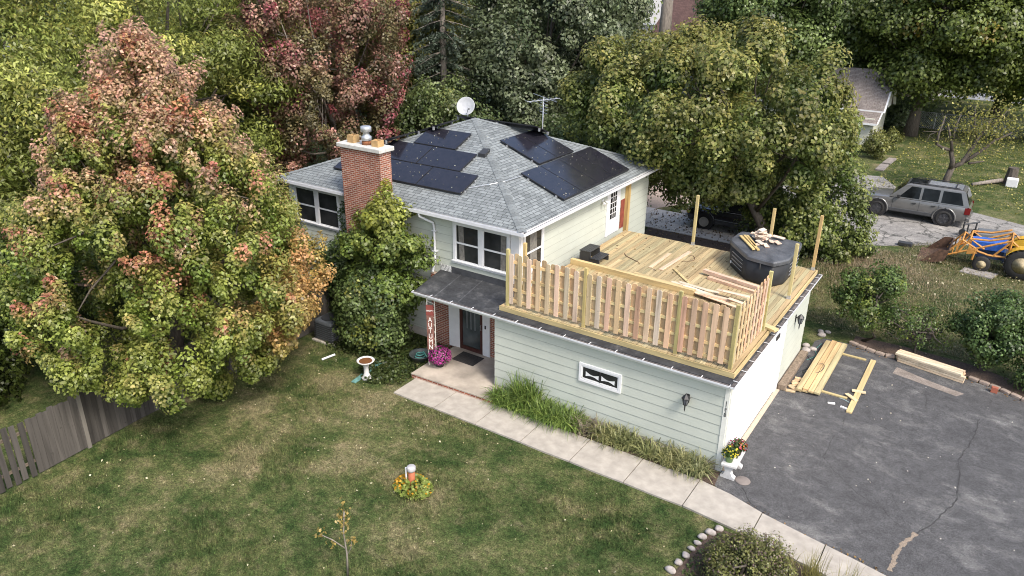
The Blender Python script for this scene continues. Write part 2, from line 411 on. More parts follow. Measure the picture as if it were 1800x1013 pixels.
# ------------------------------------------------------------------ ground
def gz(x, y):
    b = .55*np.exp(-((x-.4)/2.6)**2-((y-15.6)/2.6)**2)+.25*np.exp(-((x-4)/2.2)**2-((y-15)/2)**2)+.25*np.exp(-((x+2.2)/1.2)**2-((y-15.8)/2.2)**2)
    return b
def grassmat(name, attr):
    t = NT(name).set(.9, 0, .12)
    co_ = t.coord()
    n1 = t.noise(.50, 9, .70, co_, .0); n2 = t.noise(1.9, 9, .72, co_, .0); n3 = t.noise(26, 5, .8, co_); n4 = t.noise(9, 6, .8, co_)
    ds = t.n('ShaderNodeVectorMath', operation='DISTANCE'); t.l(co_[0], co_[1], ds, 0); ds.inputs[1].default_value = (-10.6, -3.8, 0)
    dr = t.n('ShaderNodeMapRange'); t.l(ds, 1, dr, 0)
    for k_, v_ in ((1, .5), (2, 5.0), (3, .075), (4, -.02)): dr.inputs[k_].default_value = v_
    ad = t.n('ShaderNodeMath', operation='ADD'); t.l(n1, 0, ad, 0); t.l(dr, 0, ad, 1)
    base = t.ramp(ad, 0, [(.42, (.026, .046, .013)), (.48, (.055, .074, .024)), (.54, (.095, .100, .040)), (.62, (.20, .165, .095))])
    mid = t.ramp(n2, 0, [(.40, (.024, .044, .012)), (.48, (.064, .082, .027)), (.55, (.115, .110, .048)), (.63, (.21, .172, .10))])
    c = t.mix(base, mid, .5) if False else t.mix((base, 0), (mid, 0), .42)
    c = t.mix(c, (t.ramp(n4, 0, [(.36, .55), (.62, 1.42)]), 0), 1.0, 'MULTIPLY')
    c = t.mix(c, (t.ramp(n3, 0, [(.36, .40), (.62, 1.6)]), 0), 1.0, 'MULTIPLY')
    if attr: c = t.mix(c, t.attr(), 1.0, 'MULTIPLY')
    t.col(c)
    if not attr: t.bump((n3, 0), .8, .03)
    return t.m
GRASS = grassmat('lawn soil and grass', False); GBLADE = grassmat('grass blades', True)
xs = np.concatenate([[-600, -300, -150, -90], np.arange(-60, -20, 4), np.arange(-20, 14, 1.0), np.arange(14, 42, 4), [60, 100, 200, 400, 600]])
ys = np.concatenate([[-300, -120, -60], np.arange(-30, -14, 4), np.arange(-14, 40, 1.0), np.arange(40, 110, 5), [130, 170, 250, 400, 700, 1200]])
X, Y = np.meshgrid(xs, ys, indexing='ij'); Zg = gz(X, Y)
mb = MB(); ny = len(ys)
mb.v = [(a, b, c) for a, b, c in zip(X.ravel(), Y.ravel(), Zg.ravel())]
for i in range(len(xs)-1):
    for j in range(ny-1): mb.f.append((i*ny+j, (i+1)*ny+j, (i+1)*ny+j+1, i*ny+j+1)); mb.c.append((1, 1, 1))
g = mb.build('ground', GRASS, None, True); g['kind'] = 'structure'

def asphalt(name, c, light, crack=False):
    t = NT(name).set(.92, 0, .12)
    n1 = t.noise(1.0, 9, .76, t.coord('Object', (.5, .9, 1), (0, 0, R_(30))), .3); n2 = t.noise(48, 4, .85); n3 = t.noise(3.2, 8, .75)
    a = t.ramp(n1, 0, [(.40, c), (.52, tuple(x*1.12 for x in c)), (.66, light)])
    cc = t.mix((a, 0), (t.ramp(n3, 0, [(.36, .80), (.64, 1.2)]), 0), 1.0, 'MULTIPLY')
    cc = t.mix(cc, (t.ramp(n2, 0, [(.36, .45), (.64, 1.65)]), 0), 1.0, 'MULTIPLY')
    if crack:
        v = t.n('ShaderNodeTexVoronoi', feature='DISTANCE_TO_EDGE'); v.inputs['Scale'].default_value = .55
        w = t.noise(1.6, 4, .6); mp = t.n('ShaderNodeVectorMath', operation='ADD'); tc = t.n('ShaderNodeTexCoord')
        t.l(tc, 'Object', mp, 0); t.l(w, 1, mp, 1); t.l(mp, 0, v, 0)
        cc = t.mix(cc, (.05, .05, .045), (t.ramp(v, 0, [(0, .85), (.012, .7), (.03, 0)]), 0))
    t.col(cc); t.bump((n2, 0), .5, .006)
    return t.m
ASPH = asphalt('blacktop', (.071, .070, .070), (.150, .146, .139))
ASPHW = asphalt('weathered asphalt', (.20, .19, .175), (.33, .31, .28), True)
def sheet(name, poly, z0, z1, mat): return struct(name, MB().prism(poly, z0, z1), mat)
sheet('driveway', [(.02, -.52), (.14, -.65), (1.48, -1.03), (2.89, -1.28), (3.87, -1.45), (7, -2.1), (16, -4), (16, 5.5), (10, 7.2), (6.39, 8.48), (5.58, 8.86), (4.96, 8.99), (2.79, 9.2), (2.39, 9.18), (1.77, 9.32), (1.23, 9.45), (.43, 9.4), (.2, 9.0), (.25, 7.8), (.02, 7.75)], -.05, .012, ASPH)
sheet('weathered_driveway', [(-4, 17.0), (-1.9, 18.5), (0, 20.6), (1.3, 21.5), (3, 22.9), (6, 24.6), (16, 28), (16, 31.5), (5.8, 28.3), (3.7, 29.2), (1.5, 30.2), (-.5, 31.8), (-1.9, 34.5), (-3.4, 34), (-4, 30), (-9.4, 27), (-9.4, 20.03), (-4.05, 20.03)], -.05, .016, ASPHW)
cp = MB()
for x0, x1 in ((-16, -10.62), (-10.6, -7.82), (-7.8, -5.9), (-5.88, -4.02)): cp.box(x0, 17.0, -.05, x1, 20.0, .04)
struct('concrete_pad', cp, flat('pale pad concrete', (.52, .485, .44), .9, var=.1, scale=6, bump=.2))
struct('gravel_yard', MB().prism([(-16, 20.04), (-10.7, 20.04), (-9.5, 22.3), (-9.5, 30), (-16, 30)], -.04, .02), flat('pinkish gravel', (.34, .27, .22), .95, var=.35, scale=30))
# walkway slabs
walk = MB(); nearp = [(-9.45, -1.87), (-.1, -1.84), (1.4, -1.98), (2.9, -2.2), (4.2, -2.5), (8, -3.3)]; farp = [(-9.45, -.73), (.13, -.66), (1.48, -1.05), (2.89, -1.3), (3.87, -1.47), (8, -2.33)]
def ipl(p, x): return float(np.interp(x, [a for a, b in p], [b for a, b in p]))
jx = [-9.45, -7.9, -6.42, -4.91, -3.38, -1.83, -.27, 1.4, 2.9, 4.5, 6.1, 8]
for a, b in zip(jx[:-1], jx[1:]):
    a2, b2 = a+.012, b-.012; m = (a+b)/2
    walk.prism([(a2, ipl(nearp, a2)), (m, ipl(nearp, m)+random.uniform(-.02, .02)), (b2, ipl(nearp, b2)), (b2, ipl(farp, b2)), (m, ipl(farp, m)), (a2, ipl(farp, a2))], -.05, .05+random.uniform(-.004, .004))
WALKC = flat('pale concrete', (.365, .33, .28), .9, var=.16, scale=4, bump=.3)
struct('walkway', walk, WALKC)
SOIL = flat('dark mulch', (.075, .05, .036), .95, var=.6, scale=25, bump=.8)
struct('planting_bed', MB().prism([(-6.7, -.69), (.1, -.64), (.02, -.03), (-6.7, -.03)], -.05, .03), SOIL)
struct('mulch_bed', MB().prism([(1.3, 9.62), (2.8, 9.42), (4.96, 9.2), (6.4, 8.7), (10, 7.4), (10.3, 8.3), (6.6, 9.55), (4.9, 10.15), (2.8, 10.3), (1.3, 10.2)], -.05, .025), SOIL)
struct('rear_bed', MB().prism([(-9.4, 11.4), (-7.2, 9.0), (-1.8, 8.7), (-1.6, 12), (-1.9, 16.9), (-9.6, 16.95)], -.05, .03), SOIL)
struct('shrub_bed', MB().prism([(.72, -2.1), (.6, -2.5), (.5, -3.1), (.42, -3.9), (.3, -5.5), (6, -6), (8, -3.4), (4.2, -2.58), (2.9, -2.26), (1.4, -2.05)], -.05, .022), SOIL)
struct('far_road', MB().prism([(-40, 73), (60, 70), (60, 75), (-40, 78.5)], -.05, .03), asphalt('far road asphalt', (.20, .21, .23), (.26, .27, .29)))
# cracks in the blacktop, sunk strips of dirt and tar
ck = MB()
def crackline(pts, w, z=.015):
    q = []
    for (x0, y0), (x1, y1) in zip(pts[:-1], pts[1:]):
        n = max(2, int(math.hypot(x1-x0, y1-y0)/.12))
        for i in range(n):
            t = i/n; q.append((x0+(x1-x0)*t+random.uniform(-.025, .025), y0+(y1-y0)*t+random.uniform(-.025, .025)))
    q.append(pts[-1])
    for i in range(len(q)-1):
        a, b = np.array(q[i]), np.array(q[i+1]); d = vn(b-a); s = np.array([-d[1], d[0]])
        wa, wb = w*random.uniform(.4, 1.3)/2, w*random.uniform(.4, 1.3)/2
        ck.add([(*(a-s*wa), z), (*(a+s*wa), z), (*(b+s*wb), z), (*(b-s*wb), z)], [(0, 1, 2, 3)])
crackline([(5.34, 6.64), (5.32, 5.72), (5.16, 4.64), (5.03, 4.03), (5.17, 3.17), (5.17, 2.1), (4.81, .94), (4.36, -.16), (4.23, -1.2)], .032)
crackline([(2.06, 3.4), (2.06, 2.2), (2.45, 1.67), (3.12, 1.08), (3.68, .83), (4.34, .23)], .022)
crackline([(5.03, 4.03), (5.77, 4.01), (6.53, 3.91), (9, 3.6)], .018)
crackline([(2.1, 4.7), (2.16, 4.2), (2.2, 3.8)], .02); crackline([(.7, -.3), (1.05, -.8), (1.3, -.95)], .03); crackline([(2.7, 8.0), (3.9, 7.2), (4.0, 6.4)], .02)
struct('driveway_crack', ck, flat('tar and dirt', (.036, .035, .034), .95, var=.5, scale=20))
ck = MB()
crackline([(4.55, .3), (4.36, -.16), (4.25, -.7), (4.23, -1.3)], .11, .019); struct('gravel_in_crack', ck, flat('tan grit', (.24, .19, .14), .95, var=.4, scale=40))
struct('worn_strip', MB().prism([(2.82, 8.09), (4.66, 7.66), (4.85, 7.95), (3.9, 8.2), (2.87, 8.6)], 0, .017), asphalt('worn grit', (.20, .17, .145), (.26, .225, .19)))

# ------------------------------------------------------------------ the house
H = thing('house', 'split level house in pale green siding with grey hip roof, brick chimney and garage', 'house', (-9, 5, 0))
def M_front(y0): return lambda a, o, z: (a, y0-o, z)
def M_right(x0): return lambda a, o, z: (x0+o, a, z)
def mbox(mb, M, a0, o0, z0, a1, o1, z1, col=None):
    p, q = M(a0, o0, z0), M(a1, o1, z1)
    mb.box(*[min(u, w) for u, w in zip(p, q)], *[max(u, w) for u, w in zip(p, q)], col)
LAPS = []
def siding(mb, M, a0, a1, z0, z1, ex=.2745, phase=0.0):
    mbox(mb, M, a0, -.10, z0, a1, 0, z1)
    z = z0-phase
    while z < z1-.02:
        zb, zt = max(z, z0), min(z+ex, z1)
        p = [M(a0, .018, zb), M(a1, .018, zb), M(a1, .007, zt), M(a0, .007, zt), M(a0, .001, zb), M(a1, .001, zb)]
        LAPS.append((M, a0, a1, zb))
        mb.add(p, [(0, 1, 2, 3), (4, 5, 1, 0)]); z += ex
YF, XR = 1.609, -7.265           # upper front wall, upper right wall
w = MB(); siding(w, M_front(0), -7.033, -.11, .25, 2.56, phase=0); w.build('garage_wall', SIDING, H)
w = MB(); siding(w, M_right(0), 5.05, 7.69, .22, 2.56); w.box(-.1, .3, .0, -.02, 5.05, 2.56); w.build('garage_side_wall', SIDING, H)
w = MB(); siding(w, M_front(YF), -17.3, XR-.02, .3, 4.62, phase=.2); siding(w, M_right(XR), YF+.1, 10.9, .3, 4.62); w.box(-17.3, YF+.11, .3, -17.2, 10.9, 4.6); w.box(-17.2, 10.8, .3, XR-.11, 10.9, 4.6); w.box(-17.2, YF+.11, -.05, XR-.11, 10.8, .3)
w.build('wall', SIDING, H)
w = MB(); w.box(-7.033, .11, 0, -6.95, 1.4, 2.56); w.build('garage_return_wall', SIDING, H)
w = MB(); w.box(-6.9, 7.6, 0, -.11, 7.69, 2.56); w.build('garage_back_wall', SIDING, H)
w = MB(); w.box(-17.28, YF-.012, -.05, -10.62, YF+.05, .3); w.build('foundation', CONC, H)
w = MB(); w.box(-7.033, -.012, -.05, -.1, .05, .25); w.build('foundation', CONC, H)
w = MB(); w.box(-.05, 5.0, -.05, .012, 7.69, .22); w.build('foundation', CONC, H)
w = MB(); w.box(-7.2, 7.72, -.05, XR+.02, 10.9, .32); w.build('foundation', CONC, H)
w = MB(); w.box(-10.62, 1.44, 0, -9.84, 1.6, 2.55); w.build('brick_wall', BRICK, H)
w = MB(); w.box(-8.19, 1.40, 0, -7.04, 1.6, 2.58); w.build('brick_wall', BRICK, H)
LM = attrmat('painted lap shadow and butt joints', .9); rj = random.Random(9); planes = []
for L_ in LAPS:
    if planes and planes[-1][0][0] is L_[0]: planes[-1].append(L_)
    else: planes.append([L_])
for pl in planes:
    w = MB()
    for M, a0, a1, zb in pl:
        mbox(w, M, a0, .0, zb-.007, a1, .0165, zb+.001, (.20, .205, .18))  # shadow line under each lap, painted as a thin dark strip
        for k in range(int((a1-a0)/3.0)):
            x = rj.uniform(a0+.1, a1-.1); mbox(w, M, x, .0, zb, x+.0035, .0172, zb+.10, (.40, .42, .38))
    w.build('lap_shadow_joint', LM, H)
# corner boards and house number
w = MB(); w.box(-.12, -.03, .0, .0, .0, 2.55); w.box(-.12, .0, .0, .03, .13, 2.55); w.build('corner_board', CREAM, H)
def textmesh(name, s, size, loc, axx, axu, mat, parent, depth=.004, spacing=1.0):
    cu = bpy.data.curves.new(name, 'FONT'); cu.body = s; cu.size = size; cu.extrude = depth; cu.align_x = 'CENTER'; cu.align_y = 'CENTER'; cu.space_line = spacing
    tmp = bpy.data.objects.new(name, cu); C.objects.link(tmp)
    dg = bpy.context.evaluated_depsgraph_get(); me = bpy.data.meshes.new_from_object(tmp.evaluated_get(dg))
    bpy.data.objects.remove(tmp)
    ax, au = Vector(axx), Vector(axu); an = ax.cross(au)
    me.transform(Matrix(((ax.x, au.x, an.x, loc[0]), (ax.y, au.y, an.y, loc[1]), (ax.z, au.z, an.z, loc[2]), (0, 0, 0, 1))))
    return link(name, me, mat, parent)
textmesh('house_number', '1\n1\n4\n2\n8', .125, (-.06, -.032, 1.87), (1, 0, 0), (0, 0, 1), BLACKM, H, spacing=.72)
# windows
def window(M, a0, a1, z0, z1, n=1, hung=True, tr=.09, curtain=None, name='window', sill=True):
    f = MB()
    for A0, A1, Z0, Z1 in ((a0-tr, a1+tr, z1, z1+tr), (a0-tr-.03*sill, a1+tr+.03*sill, z0-tr, z0), (a0-tr, a0, z0, z1), (a1, a1+tr, z0, z1)): mbox(f, M, A0, 0, Z0, A1, .06, Z1)
    if sill: mbox(f, M, a0-tr-.04, 0, z0-.022, a1+tr+.04, .095, z0+.01)
    F = f.build(name, WHITE, H); mw = .15; wd = (a1-a0-mw*(n-1))/n
    for i in range(n):
        x0 = a0+i*(wd+mw); x1 = x0+wd
        if i < n-1:
            m = MB(); mbox(m, M, x1, 0, z0, x1+mw, .058, z1); m.build('mullion', WHITE, F)
        p = MB(); mbox(p, M, x0, 0, z0, x1, .026, z1); p.build('pane', GLASS, F)
        s = MB(); k = .04
        for A0, A1, Z0, Z1 in ((x0, x1, z1-k, z1), (x0, x1, z0+.01, z0+k+.01), (x0, x0+k, z0+k, z1-k), (x1-k, x1, z0+k, z1-k)): mbox(s, M, A0, .027, Z0, A1, .046, Z1)
        if hung: mbox(s, M, x0+k, .027, (z0+z1)/2-.025, x1-k, .052, (z0+z1)/2+.025)
        s.build('sash', WHITE, F)
        if curtain and i < len(curtain) and curtain[i]:
            c = MB(); u0, u1 = curtain[i]
            nfold = 14
            for j in range(nfold):
                ta, tb = j/nfold, (j+1)/nfold
                for (zt, zb, s0, s1) in ((z1-k, (z0+z1)/2+.03, 0, .12), ((z0+z1)/2-.03, z0+k+.015, .14, .25)):
                    w0 = x0+(x1-x0)*u0; w1 = x0+(x1-x0)*u1; sh = (x1-x0)*.14*(1 if u0 < .5 else -.4)
                    oa, ob = .0275+.006*(j % 2), .0275+.006*((j+1) % 2)
                    c.add([M(w0+(w1-w0)*ta+sh*s0, oa, zt), M(w0+(w1-w0)*tb+sh*s0, ob, zt), M(w0+(w1-w0)*tb+sh*s1, ob, zb), M(w0+(w1-w0)*ta+sh*s1, oa, zb)], [(0, 1, 2, 3)])
            c.build('curtain', CURT, F)
    return F
window(M_front(YF), -9.66, -7.66, 3.16, 4.40, 2, curtain=[(.12, .34), (.72, .92)])
window(M_right(XR), 1.86, 2.86, 3.16, 4.40, 1, curtain=[(.3, .7)])
window(M_front(YF), -17.0, -14.86, 3.16, 4.42, 2)
w = MB(); w.box(-7.55, YF-.045, 2.88, XR+.03, YF-.004, 4.6); w.box(XR+.022, YF-.004, 2.88, XR+.05, 1.75, 4.6); w.build('corner_post', WHITE, H)
w = MB(); w.box(-17.34, YF-.04, .3, -17.12, YF-.022, 4.6); w.build('corner_trim', CREAM, H)
F = window(M_front(0), -4.10, -2.96, 1.41, 1.84, 1, False, .07, sill=False)
sw = MB()
for a, b in ((-3.97, -3.57), (-3.49, -3.09)):
    m = (a+b)/2; up_ = []; lo = []
    for i in range(13):
        t = i/12; x = a+(b-a)*t
        up_.append((x, -.030, 1.68-.06*math.sin(math.pi*t)-.03*t)); lo.append((x, -.030, 1.53+.05*math.sin(math.pi*t)-.02*t))
    sw.add(up_+lo, [(i, 13+i, 14+i, i+1) for i in range(12)])
sw.build('curtain', WHITE, F)
MB().box(-3.545, -.045, 1.45, -3.515, -.027, 1.80).build('glazing_bar', BLACKM, F)
# entry: panels, storm door
w = MB(); w.box(-9.84, 1.36, .15, -9.40, 1.5, 2.45); w.box(-8.47, 1.36, .15, -8.19, 1.5, 2.45); w.box(-9.40, 1.36, 2.2, -8.47, 1.5, 2.45); w.build('door_surround', WHITE, H)
d = MB(); DBR = flat('dark brown door frame', (.06, .022, .018), .4)
for a in ((-9.40, .17, -9.30, 2.2), (-8.57, .17, -8.47, 2.2), (-9.30, 2.1, -8.57, 2.2), (-9.30, .17, -8.57, .3)): d.box(a[0], 1.37, a[1], a[2], 1.43, a[3])
D_ = d.build('front_door', DBR, H)
MB().box(-9.30, 1.41, .3, -8.57, 1.43, 2.1).build('pane', glassmat('storm door glass', (.07, .08, .08)), D_)
d = MB()
for x in (-9.12, -8.96, -8.80): d.box(x-.012, 1.40, .95, x+.012, 1.409, 1.85)
d.box(-9.2, 1.40, 1.85, -8.66, 1.409, 1.88); d.build('grille', flat('grey grille', (.25, .26, .26), .6), D_)
MB().box(-9.16, 1.392, 1.84, -8.68, 1.4, 1.97).build('door_sign', flat('tan sign', (.34, .30, .24), .8), D_)
textmesh('sign_lettering', 'WELCOME', .10, (-8.92, 1.391, 1.905), (1, 0, 0), (0, 0, 1), BLACKM, D_, .001)
MB().tube([(-8.535, 1.37, 1.05), (-8.535, 1.33, 1.07), (-8.535, 1.33, 1.22), (-8.535, 1.37, 1.24)], .014, 6).build('handle', GREYM, D_)
MB().box(-8.38, 1.345, 1.15, -8.33, 1.36, 1.27).build('doorbell', BLACKM, H)
# porch slab (brick faced) and canopy
w = MB(); w.prism([(-9.62, -.86), (-6.66, -.74), (-6.66, -.02), (-7.04, -.02), (-7.04, 1.5), (-9.62, 1.5)], .135, .17); w.build('porch_slab', flat('stained porch concrete', (.35, .305, .25), .9, var=.4, scale=1.3, bump=.15), H)
w = MB(); w.prism([(-9.61, -.85), (-6.67, -.73), (-6.67, -.03), (-7.06, -.03), (-7.06, 1.45), (-9.61, 1.45)], 0, .134); w.build('porch_base', BRICK, H)
w = MB(); w.add([(-10.0, -.10, 2.60), (-6.95, -.10, 2.62), (-6.95, YF+.2, 2.70), (-10.35, YF+.2, 2.70), (-10.0, -.10, 2.52), (-6.95, -.10, 2.52), (-6.95, YF+.2, 2.6), (-10.35, YF+.2, 2.6)], [(0, 1, 2, 3), (7, 6, 5, 4), (0, 4, 5, 1), (3, 7, 4, 0)])
w.box(-6.95, -.10, 2.52, .01, 8.52, 2.625)
for i, x in enumerate((-9.2, -8.35)): w.add([(x-.03, -.1, 2.609), (x+.01, -.1, 2.609), (x-.25, YF, 2.706), (x-.29, YF, 2.706)], [(0, 1, 2, 3)], (1.8, 1.8, 1.8))
t = NT('roof membrane seams').set(.75, 0, .4); nn = t.noise(2.0, 7, .7); n2 = t.noise(9, 5, .7)
c = t.mix((t.ramp(nn, 0, [(.38, (.026, .027, .030)), (.55, (.045, .047, .05)), (.70, (.11, .11, .11))]), 0), (t.ramp(n2, 0, [(.3, .7), (.7, 1.3)]), 0), 1.0, 'MULTIPLY'); t.col(t.mix(c, t.attr(), 1.0, 'MULTIPLY')); t.bump((n2, 0), .3, .02)
w.build('lower_roof', t.m, H)
w = MB(); w.box(-9.85, YF-.035, 2.66, -7.1, YF-.022, 2.90); w.build('flashing', MEMB, H)
w = MB(); w.box(-10.3, YF-.034, 2.69, -9.86, YF-.021, 2.90); w.build('flaking_trim', flat('flaking white paint', (.5, .5, .48), .9, var=.9, scale=22), H)
# gutters
def gutter(name, M, a0, a1, z, wd=.12, ht=.11, straps=(), o0=0.0, full=True):
    g_ = MB(); mbox(g_, M, a0, o0+wd-.014, z-ht, a1, o0+wd, z); mbox(g_, M, a0, o0, z-ht, a1, o0+wd-.014, z-ht+.012); mbox(g_, M, a0, o0, z-ht+.012, a0+.012, o0+wd-.014, z); mbox(g_, M, a1-.012, o0, z-ht+.012, a1, o0+wd-.014, z)
    for s in straps: mbox(g_, M, s-.011, o0-.02, z+.001, s+.011, o0+wd, z+.012)
    G_ = g_.build(name, GUTTER, H)
    q = MB(); mbox(q, M, a0+.013, o0+.002, z-ht+.013, a1-.013, o0+wd-.016, z-ht*.42); q.build('gutter_debris', GDIRT, G_)
    return G_
gutter('gutter', M_front(-.10), -10.02, .0, 2.625, .12, .045, [-9.3+.78*i for i in range(12)])
gutter('gutter', M_right(.012), -.215, 8.54, 2.625, .12, .045, [.1+.62*i for i in range(14)])
w = MB(); w.box(-10.0, -.098, 2.46, -.02, -.03, 2.52); w.build('soffit', CREAM, H)
w = MB(); w.box(-.13, .14, 2.4, .01, 8.5, 2.518); w.build('soffit', WHITE, H)
# upper roof
ex0, ex1, ey0, ey1, ez = -17.63, -6.95, 1.294, 11.214, 4.728; PK = (-12.29, 6.254, 6.683)
w = MB(); q = [(ex0, ey0, ez), (ex1, ey0, ez), (ex1, ey1, ez), (ex0, ey1, ez), PK]
w.add(q, [(0, 1, 4), (1, 2, 4), (2, 3, 4), (3, 0, 4)]); RF_ = w.build('roof', SHING, H)
w = MB(); w.add([(ex0, ey0, ez-.012), (ex1, ey0, ez-.012), (ex1, ey1, ez-.012), (ex0, ey1, ez-.012)], [(3, 2, 1, 0)]); w.build('eave', CREAM, H)
w = MB()
for e in ((ex0, ey0), (ex1, ey0), (ex1, ey1), (ex0, ey1)):
    a, b = np.array([*e, ez+.012]), np.array(PK)+np.array([0, 0, .012]); n = 44
    hd = vn(np.array([b[0]-a[0], b[1]-a[1], 0])); sdv = np.array([-hd[1], hd[0], 0])
    for i in range(n):
        p = a+(b-a)*i/n; p2 = a+(b-a)*(i+1.15)/n; cc_ = random.uniform(.8, 1.12); dz = np.array([0, 0, .016]); dn = np.array([0, 0, -.042])
        w.add([p+dz, p2, p+dz+sdv*.13+dn*.9, p2+sdv*.13+dn*.9, p+dz-sdv*.13+dn*.9, p2-sdv*.13+dn*.9], [(0, 2, 3, 1), (1, 5, 4, 0)], (.20*cc_, .217*cc_, .217*cc_))
w.build('hip_cap', attrmat('hip cap shingles', .92, .25, 40), RF_)
w = MB(); w.box(ex0, ey0+.0, ez-.15, ex1, ey0+.02, ez-.013); w.box(ex1-.02, ey0+.02, ez-.15, ex1, ey1, ez-.013); w.box(ex0, ey0+.02, ez-.15, ex0+.02, ey1, ez-.013); w.build('fascia', WHITE, H)
gutter('upper_gutter', M_front(ey0-.002), ex0-.02, -14.18, ez-.01, .11, .10); gutter('upper_gutter', M_front(ey0-.002), -12.2, ex1+.11, ez-.01, .11, .10); gutter('upper_gutter', M_right(ex1+.002), ey0-.1, ey1, ez-.01, .11, .10)
w = MB(); w.tube([(-10.85, 1.23, 4.62), (-10.85, 1.25, 4.5), (-10.62, 1.40, 4.36), (-10.5, 1.50, 4.28), (-10.48, 1.52, 4.1), (-10.47, 1.52, 3.2), (-10.45, 1.46, 2.95), (-10.33, 1.2, 2.72)], .042, 8); w.build('downspout', GUTTER, H, True)
w = MB()
for z in (3.3, 4.0): w.box(-10.55, 1.47, z, -10.4, 1.6, z+.03)
w.build('downspout_strap', GUTTER, H)
# chimney
w = MB(); w.box(-13.97, 1.06, -.05, -12.24, 1.585, 6.36); CH = w.build('chimney', BRICK, H)
w = MB(); w.box(-14.06, .98, 6.361, -12.15, 1.68, 6.50); w.build('chimney_cap', flat('grey chimney cap', (.50, .49, .45), .9, var=.15, scale=9), CH, bevel=.02)
FL = flat('clay flue tile', (.42, .27, .12), .85, var=.2)
for x in (-13.62, -12.55):
    w = MB(); h = 6.74 if x < -13 else 6.70
    for a in ((x-.14, 1.2, x-.11, 1.48), (x+.11, 1.2, x+.14, 1.48), (x-.11, 1.2, x+.11, 1.23), (x-.11, 1.45, x+.11, 1.48)): w.box(a[0], a[1], 6.501, a[2], a[3], h)
    w.box(x-.11, 1.23, 6.501, x+.11, 1.45, 6.56, (.1, .1, .1)); w.build('flue_tile', FL, CH)
w = MB(); w.lathe([(.16, 6.5), (.15, 6.64)], (-13.03, 1.34, 0), 18); w.build('flue_collar', RUST, CH, True)
w = MB(); w.lathe([(.15, 6.64), (.17, 6.645), (.17, 6.76), (.11, 6.80), (.10, 6.90), (.18, 6.92), (.18, 7.06), (.15, 7.09), (.0, 7.10)], (-13.03, 1.34, 0), 20); w.build('metal_flue_cap', GREYM, CH, True)
# garage door side
w = MB()
for i in range(4): w.box(-.03, .36, .06+i*.56, -.005, 4.72, .06+i*.56+.552)
GD = w.build('garage_door', DOORW, H)
w = MB(); w.box(-.02, .13, .0, .02, .36, 2.4); w.box(-.02, 4.72, .0, .02, 5.02, 2.4); w.box(-.02, .36, 2.3, .02, 4.72, 2.4); w.build('garage_door_frame', WHITE, H)
w = MB(); w.box(.0, .05, .0, .13, 4.95, .035); w.build('door_threshold', flat('tan concrete apron', (.46, .37, .28), .9, var=.12), H)
w = MB(); w.box(.0, 3.95, 2.1, .03, 4.25, 2.22); w.build('door_bracket', BLACKM, GD)
# deck door, lights, exposed sheathing
M = M_right(XR); w = MB(); mbox(w, M, 7.28, .02, 2.79, 7.38, .055, 4.55); mbox(w, M, 8.22, .02, 2.79, 8.32, .055, 4.55); mbox(w, M, 7.38, .02, 4.47, 8.22, .055, 4.55); mbox(w, M, 7.38, .02, 2.79, 8.22, .04, 4.47); DD = w.build('deck_door', DOORW, H)
w = MB(); mbox(w, M, 7.56, .041, 3.38, 8.04, .046, 4.40); w.build('pane', GLASS, DD)
w = MB()
for z in (3.58, 3.78, 3.99, 4.2): mbox(w, M, 7.56, .047, z-.012, 8.04, .055, z+.012)
for y in (7.72, 7.88): mbox(w, M, y-.012, .0475, 3.38, y+.012, .0555, 4.40)
w.build('glazing_bar', WHITE, DD)
w = MB(); w.lathe([(.0, 0), (.03, .02), (.0, .05)], (XR+.04, 8.14, 3.25), 10, (1, 0, 0)); w.build('handle', GREYM, DD)
w = MB(); mbox(w, M, 8.46, .021, 2.79, 8.78, .03, 3.9); w.build('exposed_sheathing', flat('red brown sheathing', (.22, .05, .03), .9, var=.3), H)
w = MB(); mbox(w, M, 8.80, .02, 2.6, 8.98, .16, 4.6, (.52, .36, .15)); w.build('ledger_post', WZ, H)
fl = MB(); fl.lathe([(.0, 0), (.06, 0), (.06, .03), (0, .04)], (XR+.02, 6.95, 4.25), 10, (1, 0, 0))
for s in (-1, 1): fl.lathe([(.02, 0), (.035, .04), (.06, .15), (.05, .16), (0, .14)], (XR+.07, 6.95+s*.07, 4.24), 10, (.7, s*.45, -.5))
fl.build('floodlight', WHITE, H, True)
def lantern(M, a, z):
    l = MB(); p = M(a, .02, z); q = M(a, .16, z+.02); o = np.array(q)
    mbox(l, M, a-.05, .012, z-.12, a+.05, .03, z+.12); l.tube([p, M(a, .09, z+.10), M(a, .16, z+.16)], .012, 6)
    l.lathe([(.0, .17), (.03, .15), (.11, .06), (.115, .04), (.02, .05)], o, 6)
    for k in range(6): t_ = k*math.pi/3; l.tube([o+np.array([.10*math.cos(t_), .10*math.sin(t_), .05]), o+np.array([.05*math.cos(t_), .05*math.sin(t_), -.14])], .008, 4)
    l.lathe([(.055, -.15), (.06, -.14), (.02, -.17), (.015, -.30), (.0, -.36)][::-1], o, 6)
    L_ = l.build('wall_lantern', BLACKM, H)
    k = MB(); k.lathe([(.045, -.14), (.09, .045)], o, 6); k.build('lantern_glass', glassmat('lantern glass', (.16, .17, .19), .15), L_)
lantern(M_front(0), -1.05, 1.84); lantern(M_right(0), 6.05, 1.98)
# wrought iron porch post
w = MB()
for x, y in ((-9.50, -.12), (-9.28, -.02)): w.tube([(x, y, .17), (x, y, 2.54)], .016, 6)
for i in range(9):
    z0 = .35+i*.235
    pts = [(-9.5+.22*(.5+.5*math.sin(t)*.9), -.12+.1*(.5+.5*math.sin(t)*.9), z0+.235*t/(2*math.pi)) for t in np.linspace(0, 2*math.pi, 13)]
    w.tube(pts, .009, 5)
w.build('porch_post', flat('cream iron', (.62, .60, .53), .5), H)
